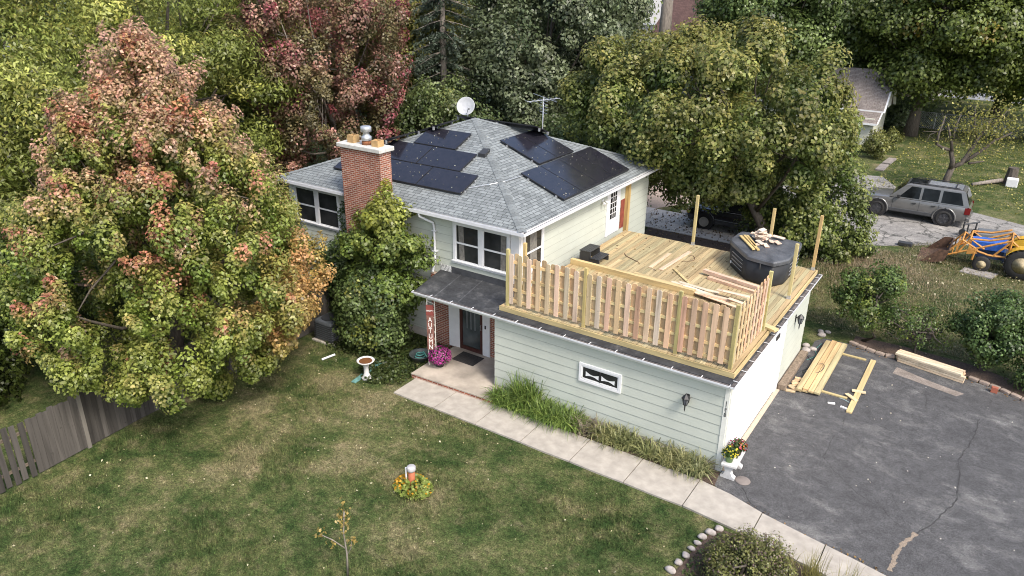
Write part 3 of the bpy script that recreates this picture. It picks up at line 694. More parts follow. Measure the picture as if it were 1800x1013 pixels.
# ------------------------------------------------------------------ roof things
def zroof(face, x, y):
    if face == 'F': return ez+(y-ey0)*(PK[2]-ez)/(PK[1]-ey0)
    if face == 'R': return ez+(ex1-x)*(PK[2]-ez)/(ex1-PK[0])
    if face == 'B': return ez+(ey1-y)*(PK[2]-ez)/(ey1-PK[1])
    return ez+(x-ex0)*(PK[2]-ez)/(PK[0]-ex0)
PFR = flat('panel frame', (.03, .03, .034), .4, .3)
def panel(face, x0, y0, x1, y1, label, lift=.10):
    t = thing('solar_panel', label, 'solar panel', ((x0+x1)/2, (y0+y1)/2, zroof(face, (x0+x1)/2, (y0+y1)/2)), 'solar panels on the house roof')
    cs = [(x0, y0), (x1, y0), (x1, y1), (x0, y1)]
    ring = lambda k, s: [((x0+x1)/2+(x-(x0+x1)/2)*s, (y0+y1)/2+(y-(y0+y1)/2)*s, zroof(face, x, y)*s+zroof(face, (x0+x1)/2, (y0+y1)/2)*(1-s)+k) for x, y in cs]
    MB().loft([ring(lift-.04, 1), ring(lift, 1)]).build('panel_frame', PFR, t)
    MB().loft([ring(lift+.0005, .975), ring(lift+.003, .975)]).build('cell_sheet', CELLS, t)
    b = MB()
    if face in 'FB': pts = [(x1, y0+.2), (x1, y1-.2), (x0, y0+.2), (x0, y1-.2)]
    else: pts = [(x0+.3, y0), (x1-.3, y0), (x0+.3, y1), (x1-.3, y1)]
    for x, y in pts: z = zroof(face, x, y); b.box(x-.03, y-.03, z, x+.03, y+.03, z+lift-.035)
    b.build('mount', GREYM, t)
F_ = [(-13.57, 4.24, -11.68, 5.20, 'black solar panel alone at the top of the front roof'),
      (-12.57, 3.2, -10.70, 4.18, 'black solar panel at the right end of the middle front row'),
      (-14.47, 3.2, -12.6, 4.18, 'black solar panel behind the chimney in the middle front row'),
      (-11.77, 2.2, -9.90, 3.16, 'lowest black solar panel on the front roof, nearest the corner hip'),
      (-13.68, 2.2, -11.80, 3.16, 'black solar panel in the lowest front row just right of the chimney'),
      (-15.6, 2.2, -13.71, 3.16, 'black solar panel poking out left of the chimney')]
for a in F_: panel('F', *a)
names_ = ['upper black solar panel nearest the corner hip on the right roof', 'upper black solar panel nearest the antenna on the right roof']
for i in range(2): panel('R', -10.70, 5.56+i*1.21, -9.05, 6.75+i*1.21, names_[i])
names_ = ['lower black solar panel nearest the corner hip on the right roof', 'second lower black solar panel from the corner hip on the right roof', 'third lower black solar panel from the corner hip, beside the maple', 'last lower black solar panel under the maple leaves on the right roof']
for i in range(4): panel('R', -8.96, 4.25+i*1.21, -7.28, 5.44+i*1.21, names_[i])
panel('L', -14.2, 4.95, -12.9, 6.0, 'solar panel edge showing just beyond the hip below the satellite dish', .16)
panel('L', -15.7, 3.6, -14.0, 4.75, 'solar panel edge showing beyond the left hip behind the chimney', .16)
panel('B', -11.9, 7.0, -10.1, 8.0, 'solar panel edge showing beyond the far hip near the antenna', .15)
panel('B', -13.8, 7.0, -12.0, 8.0, 'solar panel edge showing behind the roof peak', .15)
w = MB(); w.tube([(-9.9, 2.62, zroof('F', 0, 2.62)+.02), (-9.3, 2.95, zroof('F', 0, 2.95)+.03), (-8.95, 3.3, zroof('R', -8.95, 0)+.03), (-8.9, 4.25, zroof('R', -8.9, 0)+.03)], .016, 6)
w.build('conduit', GREYM, H)
w = MB(); w.add([(-10.66, 4.2, 5.86), (-10.38, 4.2, 5.86), (-10.38, 4.5, 6.02), (-10.66, 4.5, 6.02), (-10.66, 4.2, 6.0), (-10.38, 4.2, 6.0), (-10.38, 4.5, 6.12), (-10.66, 4.5, 6.12)], [(4, 5, 6, 7), (0, 1, 5, 4), (1, 2, 6, 5), (2, 3, 7, 6), (3, 0, 4, 7)]); w.build('roof_vent', BLKPL, H)
DISHM = flat('dish grey', (.36, .37, .38), .4)
t = thing('satellite_dish', 'grey round satellite dish on the roof peak', 'satellite dish', (-13.9, 7.9, 6.0))
ax = vn((.35, -.80, .42)); dc = np.array([-14.3, 8.35, 6.62]); w = MB()
w.lathe([(.0, -.075), (.15, -.065), (.28, -.03), (.37, .02), (.375, .03), (.36, .03), (.27, -.02), (.14, -.05), (.0, -.06)], dc, 28, ax); w.build('dish', DISHM, t, True)
w = MB(); w.tube([(-14.22, 8.3, zroof('B', -14.22, 8.3)-.02), (-14.26, 8.42, 6.2), dc-ax*.1], .025, 8); w.build('mast', GREYM, t, True)
w = MB(); e = dc+ax*.36+np.array([.22, 0, -.14]); w.tube([dc+np.array([0, 0, -.36])-ax*.02, dc+ax*.2+np.array([.12, 0, -.28]), e], .014, 6); w.lathe([(.02, 0), (.04, .03), (.05, .12), (0, .13)], e, 10, -ax); w.build('feed_arm', DISHM, t)
t = thing('tv_antenna', 'old metal rooftop television antenna with many crossbars', 'antenna', (-10.45, 8.05, 5.95))
b = np.array([-10.45, 8.0, zroof('B', -10.45, 8.0)]); w = MB(); w.tube([b+(-.22, -.1, 0), b+(-.06, -.03, .04), b+(0, 0, .14), b+(0.02, 0, 1.42)], .022, 7); w.build('mast', GREYM, t, True)
w = MB(); dr = vn((.83, -.55, 0)); top = b+np.array([.02, 0, 1.3])
pr = vn((.35, .93, .0))
w.tube([top-dr*.0-pr*.75, top+pr*.75], .012, 5)
for i, L in enumerate((.62, .36, .34, .34, .34, .32)):
    c_ = top+np.array([0, 0, .1-.11*i]); w.tube([c_-dr*L*(1.5 if i == 0 else 1), c_+dr*L*(1.8 if i == 0 else 1)], .010, 5)
for i in range(6): c_ = top+pr*(-.7+.28*i); w.tube([c_-dr*.3, c_+dr*.3], .008, 5)
w.build('antenna_element', GREYM, t)

# ------------------------------------------------------------------ deck
TAN = (.50, .385, .20)
def tint(base, s=.14, warm=.05):
    k = random.gauss(1, s); r = random.gauss(0, warm)
    return tuple(max(.02, c*k*(1+r*(1 if i == 0 else -.4 if i == 1 else -1))) for i, c in enumerate(base))
DK = thing('wooden_deck', 'new pressure treated wood deck built over the garage roof', 'deck', (-3.5, 4.3, 2.64))
w = MB(); x = -6.99
while x < -.10:
    cut = [.24]+sorted(random.sample([1.9, 3.2, 4.4, 5.6, 6.8], random.choice([0, 1, 1, 2])))+[8.46]
    for a, b in zip(cut[:-1], cut[1:]): w.box(x, a+.002, 2.74+random.uniform(0, .003), min(x+.133, -.07), b-.002, 2.78+random.uniform(0, .003), tint((.40, .315, .175), .11, .035))
    x += .144
w.build('deck_boards', WY, DK)
w = MB(); w.box(-7.02, .2, 2.63, -.03, .238, 2.765, (.50, .40, .20)); w.build('fascia', WX, DK)
w = MB(); w.box(-.068, .24, 2.63, -.03, 8.48, 2.765, (.58, .44, .22)); w.build('fascia', WY, DK)
w = MB(); w.box(-7.0, 8.462, 2.63, -.07, 8.5, 2.765, (.45, .35, .18)); w.build('fascia', WX, DK)
w = MB(); w.box(-6.95, .3, 2.627, -.12, 8.4, 2.73, (.1, .08, .05)); w.build('joists', WX, DK)
# privacy fence on the deck edge
FN = thing('privacy_fence', 'new wooden shadowbox privacy fence on the deck edge', 'fence', (-3.5, .35, 2.78))
PW = [(.64, .42, .30), (.64, .46, .31), (.56, .41, .24), (.70, .53, .40), (.44, .26, .17), (.60, .46, .29), (.56, .37, .25), (.68, .50, .37)]
def picket(cx, cy, face, col, z0=2.87, z1=4.40, wd=.136, th=.018):
    z1 += random.uniform(-.03, .03); k = .03; m = MB(); h = wd/2
    prof = [(-h, z0), (h, z0), (h, z1-k), (h-k, z1), (-h+k, z1), (-h, z1-k)]
    tl = random.uniform(-.008, .008)
    if face == 'y': r = [[(cx+a+tl*(z-z0), cy+s*th/2, z) for a, z in prof] for s in (-1, 1)]
    else: r = [[(cx+s*th/2, cy+a+tl*(z-z0), z) for a, z in prof] for s in (1, -1)]
    m.loft(r, col).build('picket', WZ, FN)
posts = [(-6.82, .35), (-4.31, .35), (-1.64, .35), (-.20, .35), (-.19, 2.97)]
for i, (x, y) in enumerate(posts):
    w = MB(); w.box(x-.045, y-.045, 2.781, x+.045, y+.045, 4.52, tint((.47, .39, .17), .08)); w.build('post', WZ, FN)
for a, b in zip(posts[:3], posts[1:4]):
    for z in (2.97, 3.32, 3.71, 4.17):
        w = MB(); w.box(a[0]+.046, .332, z-.04, b[0]-.046, .368, z+.04, tint((.60, .48, .25), .08)); w.build('rail', WX, FN)
for z in (2.97, 3.32, 3.71, 4.17):
    w = MB(); w.box(-.218, .396, z-.04, -.182, 2.924, z+.04, tint((.60, .48, .25), .08)); w.build('rail', WY, FN)
def run(a, b, n):
    return [a+(b-a)*(i+.5)/n for i in range(n)]
for a, b, n in ((-6.77, -4.36, 8), (-4.26, -1.69, 9), (-1.59, -.25, 5)):
    st = (b-a)/n
    for c_ in run(a, b, n):
        picket(c_-st*.24, .322, 'y', tint(random.choice(PW), .08)); picket(c_+st*.26, .378, 'y', tint((.56, .385, .215), .08), wd=.15)
for c_ in run(.42, 2.92, 9):
    picket(-.172, c_-.08, 'x', tint(random.choice(PW[:4]), .08)); picket(-.228, c_+.07, 'x', tint((.60, .42, .24), .1))
# loose posts
def loosepost(x, y, top, label, lean=(0, 0)):
    t = thing('deck_post', label, 'post', (x, y, 2.783), 'bare upright posts on the deck')
    w = MB(); w.loft([[(x+sx*.045, y+sy*.045, 2.80) for sx, sy in ((-1, -1), (1, -1), (1, 1), (-1, 1))], [(x+lean[0]+sx*.045, y+lean[1]+sy*.045, top) for sx, sy in ((-1, -1), (1, -1), (1, 1), (-1, 1))]], tint((.56, .43, .20), .06)); w.build('shaft', WZ, t)
    w = MB(); w.box(x-.06, y-.06, 2.784, x+.06, y+.06, 2.80); w.box(x-.05, y-.05, 2.8, x+.05, y-.046, 2.89); w.box(x+.046, y-.046, 2.8, x+.05, y+.05, 2.89); w.build('post_base', GREYM, t)
loosepost(-4.31, 8.40, 4.60, 'bare wooden post on the back deck edge in front of the black vehicle')
loosepost(-1.67, 8.40, 4.60, 'bare wooden post standing behind the hot tub')
loosepost(-.17, 8.38, 4.64, 'bare wooden post at the far right corner of the deck')
loosepost(-.19, 5.56, 4.52, 'bare wooden post on the deck edge right of the hot tub')
loosepost(-6.85, 1.28, 4.42, 'bare wooden post against the house corner by the window')
# hot tub
TB = thing('hot_tub', 'black corner hot tub with a grey vinyl cover on the deck', 'hot tub', (-1.5, 7.3, 2.784))
tp = [(-2.66, 7.28), (-1.72, 6.16), (-.88, 6.02), (-.58, 6.55), (-.60, 8.40), (-2.64, 8.36)]
for _ in range(3): tp = [(p[0]*(1-k)+q[0]*k, p[1]*(1-k)+q[1]*k) for p, q in zip(tp, tp[1:]+tp[:1]) for k in ((.07, .93) if _ == 0 else (.25, .75))]
cx_, cy_ = np.mean([p[0] for p in tp]), np.mean([p[1] for p in tp])
rg = lambda s, z: [(cx_+(x-cx_)*s, cy_+(y-cy_)*s, z) for x, y in tp]
MB().loft([rg(.95, 2.784), rg(.97, 2.86), rg(1.0, 3.50)]).build('cabinet', flat('charcoal tub cabinet', (.026, .027, .029), .55, var=.25, scale=3, spec=.25), TB, True)
MB().loft([rg(1.0, 3.505), rg(1.02, 3.51), rg(1.02, 3.55), rg(1.0, 3.56)]).build('rim', BLKPL, TB)
t = NT('grey vinyl cover').set(.45, 0, .5); n = t.noise(2.2, 6, .6); t.col((t.ramp(n, 0, [(.3, (.045, .048, .054)), (.7, (.12, .125, .135))]), 0)); nb = t.noise(11, 4, .6, dist=1.0); t.bump((nb, 0), .7, .03)
MB().loft([rg(1.03, 3.50), rg(1.03, 3.60), rg(1.0, 3.645), rg(.6, 3.675), rg(.15, 3.685)]).build('cover', t.m, TB, False)
w = MB()
for (a, b) in (((-2.55, 7.15), (-1.86, 6.33)), ((-.585, 6.8), (-.595, 8.1))):
    a, b = np.array(a), np.array(b); d = vn(b-a); n_ = np.array([d[1], -d[0]])
    n_ = n_ if n_ @ (a-np.array([cx_, cy_])) > 0 else -n_
    for z in (2.98, 3.10, 3.22, 3.34): p, q = a+d*.12+n_*.004, b-d*.1+n_*.004; w.beam((*p, z), (*q, z), .02, .011)
w.build('grille_strip', GREYM, TB)
w = MB(); w.tube([(-1.28, 6.05, 3.52), (-1.27, 6.03, 3.4), (-1.27, 6.03, 3.32)], .02, 5); w.tube([(-.79, 6.33, 3.52), (-.77, 6.3, 3.36)], .02, 5); w.build('cover_strap', BLKPL, TB)
w = MB(); w.lathe([(.0, 0), (.05, 0), (.05, .02), (0, .025)], (-2.5, 7.12, 2.95), 10, (-.76, -.65, 0)); w.build('drain_cap', WHITE, TB)
# boards and scraps: each one a thing
def plank(name, label, cat, p0, p1, wd, th, col, group=None, mat=None, up=(0, 0, 1)):
    p0, p1 = np.array(p0, float), np.array(p1, float); d = np.abs(p1-p0)
    m = mat or (WX if d[0] > d[1] else WY)
    return tag(MB().beam(p0, p1, wd, th, up, col).build(name, m), label, cat, group)
G1 = 'loose boards lying on the deck'
PK_ = (.66, .47, .34)
plank('lumber_board', 'long yellowish timber lying across the deck behind the fence', 'board', (-6.95, 4.32, 2.875), (-2.6, 4.14, 2.875), .14, .18, (.58, .44, .22), G1)
plank('lumber_board', 'thin cut board lying beside the long timber, angled away from it', 'board', (-4.85, 4.72, 2.805), (-3.1, 4.50, 2.805), .14, .04, (.52, .40, .21), G1)
plank('lumber_board', 'shorter of the two pinkish boards in the middle of the deck', 'board', (-4.62, 5.45, 2.80), (-4.62, 7.05, 2.80), .14, .025, (.62, .47, .31), G1)
plank('lumber_board', 'longer pinkish board in the middle of the deck', 'board', (-4.26, 5.46, 2.80), (-4.10, 7.62, 2.80), .14, .025, (.66, .48, .34), G1)
plank('lumber_board', 'narrow yellow offcut lying diagonally near the scrap heap', 'board', (-3.93, 5.78, 2.805), (-3.06, 4.9, 2.805), .09, .04, (.56, .44, .22), G1)
plank('cedar_board', 'thick pink cedar boards edge, upper one of the pair by the hot tub', 'board', (-2.98, 5.92, 2.92), (-.95, 5.50, 2.92), .14, .10, PK_, G1)
plank('cedar_board', 'lower pink cedar board of the pair by the hot tub', 'board', (-2.72, 5.66, 2.83), (-.95, 5.28, 2.83), .14, .09, (.62, .42, .29), G1)
plank('lumber_board', 'yellow board sticking out over the right gutter', 'board', (-.75, 3.42, 2.815), (.16, 3.10, 2.815), .20, .06, (.62, .50, .26), G1)
plank('lumber_board', 'second thin board beside the one over the gutter', 'board', (-.85, 3.62, 2.80), (.0, 3.28, 2.80), .08, .035, (.55, .43, .22), G1)
rs = random.Random(5)
for i in range(11):
    x = -3.6+i*.2+rs.uniform(-.1, .1); y = 4.35+rs.uniform(-.15, .55)-.04*i; L = rs.uniform(.9, 1.7); a = rs.uniform(-.28, .02)
    ln = ['flat', 'bowed', 'split', 'wide', 'narrow', 'pale', 'pink', 'short', 'long', 'tilted', 'topmost'][i]
    plank('picket_board', 'pinkish fence picket in the loose heap behind the fence', 'board', (x, y, 2.80+.022*i), (x+min(L, -.5-x)*math.cos(a), y+L*math.sin(a), 2.80+.022*i), .14, .02, tint((.68, .53, .38), .06), 'pickets heaped on the deck')
# cut offs on the tub cover
for i in range(34):
    a = rs.uniform(0, 6.3); r_ = abs(rs.gauss(0, .30)); x, y = -1.78+r_*math.cos(a)*1.1, 7.62+r_*math.sin(a)*1.0; z = 3.71+.36*max(0, 1-r_/.5)*rs.random()+.012*(i % 4)
    dx = rs.uniform(.12, .2); th = rs.uniform(0, 3.14); tl = rs.uniform(-.25, .25)
    plank('wood_offcut', 'small pinkish wood offcut heaped on the hot tub cover', 'wood scrap', (x-dx*math.cos(th), y-dx*math.sin(th), z-tl*dx*.6), (x+dx*math.cos(th), y+dx*math.sin(th), z+tl*dx*.6), .14, .02, tint((.72, .55, .42), .07), 'offcuts on the hot tub', up=(rs.uniform(-.3, .3), rs.uniform(-.3, .3), 1))
for i, (a, b) in enumerate((((-2.36, 7.75), (-1.55, 6.62)), ((-2.44, 7.62), (-1.68, 6.58)), ((-2.28, 7.78), (-1.72, 6.9)))):
    plank('wood_strip', ['longest yellow wood strip on the left of the hot tub cover', 'outermost yellow wood strip along the left edge of the tub cover', 'shortest yellow wood strip on the hot tub cover, nearest the offcut heap'][i], 'wood scrap', (*a, 3.72), (*b, 3.72), .09, .04, (.60, .44, .19), 'wood strips on the hot tub', WY)
# step stool by the house wall
ST = thing('tub_steps', 'black plastic two tread spa step by the house wall', 'steps', (-6.45, 4.9, 2.784))
w = MB()
for y in (4.62, 5.28):
    w = MB(); w.loft([[(x, y+k, z) for x, z in ((-6.82, 2.784), (-6.08, 2.784), (-6.08, 2.93), (-6.13, 2.97), (-6.40, 2.97), (-6.44, 3.18), (-6.78, 3.18), (-6.82, 3.12))] for k in (0, .04)])
    w.build('side', BLKPL, ST)
for x0, x1, z in ((-6.83, -6.42, 3.18), (-6.42, -6.07, 2.97)):
    w = MB(); n = 5
    for i in range(n): a = x0+(x1-x0)*i/n; w.box(a+.006, 4.60, z+.001, a+(x1-x0)/n-.006, 5.34, z+.028)
    w.build('tread', BLKPL, ST)
def cord(name, label, cat, pts, r, mat, group=None, sub=6):
    P = [np.array(p, float) for p in pts]; q = []
    for i in range(len(P)-1):
        p0, p1, p2, p3 = P[max(i-1, 0)], P[i], P[i+1], P[min(i+2, len(P)-1)]
        for k in range(sub):
            t = k/sub; q.append(.5*((2*p1)+(-p0+p2)*t+(2*p0-5*p1+4*p2-p3)*t*t+(-p0+3*p1-3*p2+p3)*t**3))
    q.append(P[-1]); return tag(MB().tube(q, r, 5).build(name, mat, None, True), label, cat, group)
TEAL = flat('teal cord', (.08, .25, .22), .5); BRN = flat('brown strap', (.10, .05, .03), .7)
cord('packing_strap', 'brown packing strap lying on the deck near the spa step', 'strap', [(-5.9, 6.18, 2.795), (-5.75, 5.98, 2.8), (-5.54, 5.87, 2.795), (-5.13, 5.67, 2.795)], .012, BRN)
cord('packing_strap', 'thin dark looped strap by the pinkish boards', 'strap', [(-4.0, 6.6, 2.795), (-3.7, 6.9, 2.795), (-3.85, 7.3, 2.795), (-4.0, 7.2, 2.795)], .008, BRN)
# ------------------------------------------------------------------ lumber on the blacktop
LP = thing('lumber_stack', 'stack of treated deck boards lying on the driveway', 'lumber', (.9, 7.1, .012))
w = MB()
for z in (5.6, 8.5): w.box(.55, z-.045, .013, 1.95, z+.045, .055, (.5, .4, .2))
w.build('stringer', WX, LP)
for i in range(4):
    for k in range(2):
        x0 = .56+.17*i; y0 = 5.15+random.uniform(-.06, .06)+.02*i
        m = MB(); m.box(x0, y0, .056+.055*k, x0+.155, y0+3.88, .056+.055*k+.05, tint((.50, .395, .215), .09)); m.build('board', WY, LP)
tag(MB().box(2.08, 4.80, .013, 2.24, 8.60, .055, (.54, .42, .21)).build('lumber_board', WY), 'single yellow board lying alone on the blacktop', 'board')
plank('lumber_board', 'white ended offcut lying across the single board, upper one', 'board', (1.98, 6.12, .068), (2.36, 6.20, .068), .13, .025, (.66, .52, .33))
plank('lumber_board', 'offcut lying slanted across the single board, lower one', 'board', (1.88, 5.82, .068), (2.22, 5.55, .068), .13, .025, (.64, .50, .30))
for i, (x, y, th, z) in enumerate(((.42, 5.08, .2, .03), (.46, 5.25, -.4, .055), (.40, 5.42, .9, .035), (.47, 5.55, .5, .07), (.40, 5.78, 1.2, .03), (.46, 5.98, .1, .03))):
    L = .14; plank('wood_offcut', 'short wood offcut in the little pile by the railroad tie', 'wood scrap', (x-L*math.cos(th), y-L*math.sin(th), z), (x+L*math.cos(th), y+L*math.sin(th), z), .13, .035, tint((.62, .46, .28), .08), 'offcuts by the garage')
for i, (x, y, th) in enumerate(((1.62, 5.05, .4), (1.98, 5.0, -.2))):
    plank('white_offcut', ['white painted scrap left of the single board', 'white painted scrap at the near end of the single board'][i], 'scrap', (x-.1*math.cos(th), y-.1*math.sin(th), .03), (x+.1*math.cos(th), y+.1*math.sin(th), .03), .07, .03, (.8, .8, .78))
BD = thing('board_bundle', 'bundle of pale cedar boards stacked at the driveway edge', 'lumber', (3.8, 9.0, .02))
for k in range(4):
    for j in range(3):
        m = MB(); e = random.uniform(-.06, .06)
        m.beam((2.78+e, 9.20+.13*j-.13, .055+.075*k), (4.72+e, 8.80+.13*j-.13, .055+.075*k), .125, .06, col=tint((.68, .54, .38), .05)); m.build('board', WX, BD)
for nm, pts, r, lab in (('power_cord', [(.28, 7.7, .03), (.55, 7.2, .02), (.42, 6.6, .03), (.62, 6.3, .10), (.95, 6.6, .19), (.90, 7.1, .19), (.6, 6.9, .12), (.35, 6.5, .02), (.3, 6.2, .02)], .010, 'black cord looped over the lumber stack'),):
    cord(nm, lab, 'cord', pts, r, BLKPL)
cord('garden_hose', 'thin teal cord lying by the railroad tie', 'cord', [(.45, 8.9, .025), (.38, 8.3, .025), (.5, 7.9, .025), (.33, 7.4, .025)], .010, TEAL)
cord('packing_strap', 'pale teal strap between the lumber stack and the single board', 'strap', [(1.75, 5.52, .02), (1.9, 5.5, .02), (2.05, 5.42, .02)], .008, flat('pale teal', (.4, .55, .55)))
tmat = barkmat('weathered timber', (.22, .17, .125))
tag(MB().box(.04, 4.98, .013, .27, 7.68, .20).build('railroad_tie', tmat, bevel=.015), 'weathered railroad tie lying along the cream garage wall', 'timber')
# stones along the drive edge
PAV = flat('weathered tan paver', (.30, .235, .19), .9, var=.3, scale=8)
epts = [(1.23, 9.54), (1.77, 9.32), (2.39, 9.18), (2.79, 9.3), (4.96, 9.08), (5.58, 8.90), (6.39, 8.52), (7.6, 8.1), (9.0, 7.6)]
dist = [0]
for a, b in zip(epts[:-1], epts[1:]): dist.append(dist[-1]+math.dist(a, b))
s_ = .0; proto = None; n_ = 0
while s_ < dist[-1]-.3:
    x, y = np.interp(s_+.15, dist, [p[0] for p in epts]), np.interp(s_+.15, dist, [p[1] for p in epts]); x2, y2 = np.interp(s_+.25, dist, [p[0] for p in epts]), np.interp(s_+.25, dist, [p[1] for p in epts])
    if not (2.85 < x < 4.85):
        if proto is None:
            proto = MB().box(-.14, -.075, 0, .14, .075, .09).build('edging_brick', PAV, bevel=.015); tag(proto, 'tan edging brick in the row along the driveway edge', 'brick', 'edging bricks along the driveway'); b = proto
        else: b = proto.copy(); C.objects.link(b)
        b.location = (x, y, .012); b.rotation_euler = (rs.uniform(-.06, .06), rs.uniform(-.06, .06), math.atan2(y2-y, x2-x)+rs.uniform(-.09, .09))
    s_ += .31
tag(MB().box(5.50, 8.52, .013, 5.68, 8.64, .2).build('red_brick', flat('red brick face', (.32, .10, .06), .9), bevel=.008), 'single red brick standing on end at the driveway edge', 'brick')
# rocks
def rock(name, c, r, mat, label, group, sd_):
    g_ = random.Random(sd_); m = MB(); n, k = 12, 7; ph = [g_.uniform(0, 6) for _ in range(6)]; rows = []
    for j in range(k):
        v_ = math.pi*j/(k-1); row = []
        for i in range(n):
            u_ = 2*math.pi*i/n; q = 1+.13*math.sin(2*u_+ph[0])*math.sin(v_)+.10*math.sin(3*u_+ph[1]+2*v_)*math.sin(v_)
            row.append((c[0]+r*math.cos(u_)*math.sin(v_)*q, c[1]+r*.8*math.sin(u_+ph[2]*0)*math.sin(v_)*q, c[2]+r*.62*math.cos(v_)))
        rows.append(row)
    m.loft(rows[::-1]); return tag(m.build(name, mat, None, True), label, 'rock', group)
RK = flat('pale field stone', (.36, .32, .29), .9, var=.3, scale=9)
for i, (x, y) in enumerate([(.74, -2.13), (.62, -2.36), (.52, -2.6), (.50, -2.86), (.46, -3.1), (.43, -3.37), (.38, -3.66), (.33, -3.97)]):
    rock('border_rock', (x, y, .05), [.11, .12, .11, .085, .085, .10, .10, .12][i], RK, 'pale rounded stone in the curved border between lawn and shrub', 'stones bordering the shrub bed', i)
for i, (x, y, r) in enumerate(((.12, 8.05, .16), (.30, 8.25, .13), (.05, 8.4, .14), (.3, 9.55, .15), (.2, 9.8, .12), (.42, 9.9, .1))):
    rock('corner_rock', (x, y, .05), r, RK, 'pale stone in the small heap at the far garage corner', 'stones by the garage corner', 20+i)
# bench with pots
BN = thing('stone_bench', 'small white cast stone bench by the garage corner', 'bench', (.30, .15, .012))
w = MB(); w.prism([(.08, -.28), (.46, -.24), (.42, .62), (.06, .58)], .40, .47); w.build('seat', STONEW, BN, bevel=.012)
for y in (-.12, .45):
    m = MB(); m.loft([[(x, y-.07+k*.14, z) for x, z in ((.07, .013), (.43, .013), (.43, .07), (.36, .11), (.32, .22), (.37, .34), (.42, .398), (.09, .398), (.14, .34), (.18, .22), (.14, .11), (.07, .07))] for k in (0, 1)]); m.build('leg', STONEW, BN)
def flowerpot(name, label, c, r, h, mat, pal, seed, fr, n=260, flow=(.6, .45, .02), nf=60, fs=.05, fol=(.06, .11, .02)):
    t = thing(name, label, 'flower pot', c); m = MB(); m.lathe([(r*.7, 0), (r*.95, h*.9), (r*1.05, h*.9), (r*1.05, h), (r*.9, h), (r*.85, h*.85), (0, h*.85)], c, 18); m.build('pot', mat, t, True)
    g_ = np.random.default_rng(seed); d = sph(g_, n); d[:, 2] = np.abs(d[:, 2]); P = np.array(c)+np.array([0, 0, h])+d*fr*(.4+.6*g_.random((n, 1))); cards('foliage', P, d+g_.normal(size=(n, 3))*.5, .07*g_.uniform(.6, 1.3, n), jit(g_, np.tile(fol, (n, 1)), .3), t, rng=g_)
    d = sph(g_, nf); d[:, 2] = np.abs(d[:, 2]); P = np.array(c)+np.array([0, 0, h])+d*fr*1.03
    col = np.array(flow)[g_.integers(0, len(flow), nf)] if hasattr(flow[0], '__len__') else np.tile(flow, (nf, 1))
    cards('blossom', P, d+g_.normal(size=(nf, 3))*.2, fs*g_.uniform(.7, 1.3, nf), jit(g_, col, .15), t, asp=1.0, rng=g_)
    return t
flowerpot('yellow_flower_pot', 'green pot of yellow flowers on the bench', (.22, -.08, .471), .12, .2, flat('green glaze', (.18, .32, .10), .3), None, 3, .22, flow=(.70, .60, .05), nf=45)
flowerpot('red_flower_pot', 'brown pot of red and orange flowers on the bench', (.28, .32, .471), .14, .2, flat('brown pot', (.08, .045, .03), .6), None, 4, .24, flow=((.45, .06, .04), (.55, .22, .03), (.4, .05, .12)), nf=70)
tag(MB().lathe([(.16, .013), (.19, .02), (.18, .03), (.0, .022)], (.62, -.05, 0), 20).build('pot_saucer', flat('dusty saucer', (.2, .17, .15), .9), None, True), 'dusty round saucer mark on the blacktop by the bench', 'saucer')
# porch things
t = thing('flower_pot', 'big ball of magenta mums in a dark pot on the porch', 'flower pot', (-9.17, .02, .171))
MB().lathe([(.12, 0), (.17, .2), (.18, .22), (.0, .2)], (-9.17, .02, .171), 16).build('pot', BLKPL, t, True)
g_ = np.random.default_rng(8); n = 900; d = sph(g_, n); d = d[d[:, 2] > -.5]; n = len(d); P = np.array([-9.17, .02, .52])+d*np.array([.36, .36, .30])*(.55+.45*g_.random((n, 1))**.5)
cards('foliage', P, d+g_.normal(size=(n, 3))*.5, .05*np.ones(n), jit(g_, np.tile((.05, .10, .025), (n, 1)), .3), t, rng=g_)
n = 1100; d = sph(g_, n); d = d[d[:, 2] > -.45]; n = len(d); P = np.array([-9.17, .02, .52])+d*np.array([.37, .37, .31])*(.93+.1*g_.random((n, 1)))
cards('blossom', P, d+g_.normal(size=(n, 3))*.3, .045*g_.uniform(.7, 1.3, n), jit(g_, np.tile((.50, .06, .32), (n, 1)), .3), t, asp=.95, rng=g_)
tag(MB().box(-9.13, .58, .171, -8.29, 1.2, .186).build('door_mat', flat('dark coir mat', (.03, .028, .027), .95, var=.5, scale=30)), 'dark doormat in front of the brown storm door', 'doormat')
BA = thing('autumn_banner', 'reddish vertical autumn banner hanging on the porch post', 'banner', (-9.39, -.16, .8))
bx = vn((.22, .10, 0))*.8; bo = np.array([-9.38, -.13, 0])
def bq(a, z, o): return tuple(bo+bx*a+np.array([bx[1], -bx[0], 0])*o+np.array([0, 0, z]))
w = MB(); w.loft([[bq(-.14, .75, 0), bq(.14, .75, 0), bq(.14, 2.15, 0), bq(-.14, 2.15, 0)], [bq(-.14, .75, .02), bq(.14, .75, .02), bq(.14, 2.15, .02), bq(-.14, 2.15, .02)]]); w.build('board', flat('faded red brown board', (.19, .085, .065), .8, var=.45, scale=5), BA)
w = MB(); w.loft([[bq(-.15, 1.95, .021), bq(.15, 1.95, .021), bq(.15, 2.3, .021), bq(-.15, 2.3, .021)], [bq(-.15, 1.95, .03), bq(.15, 1.95, .03), bq(.15, 2.3, .03), bq(-.15, 2.3, .03)]]); w.build('header', flat('brick red header', (.21, .05, .04), .8), BA)
LW = flat('white lettering', (.75, .73, .68), .7); an = np.array([bx[1], -bx[0], 0])
textmesh('lettering', 'A\nU\nT\nU\nM\nN', .235, tuple(bo+an*.024+np.array([0, 0, 1.32])), tuple(bx), (0, 0, 1), LW, BA, .003, .80)
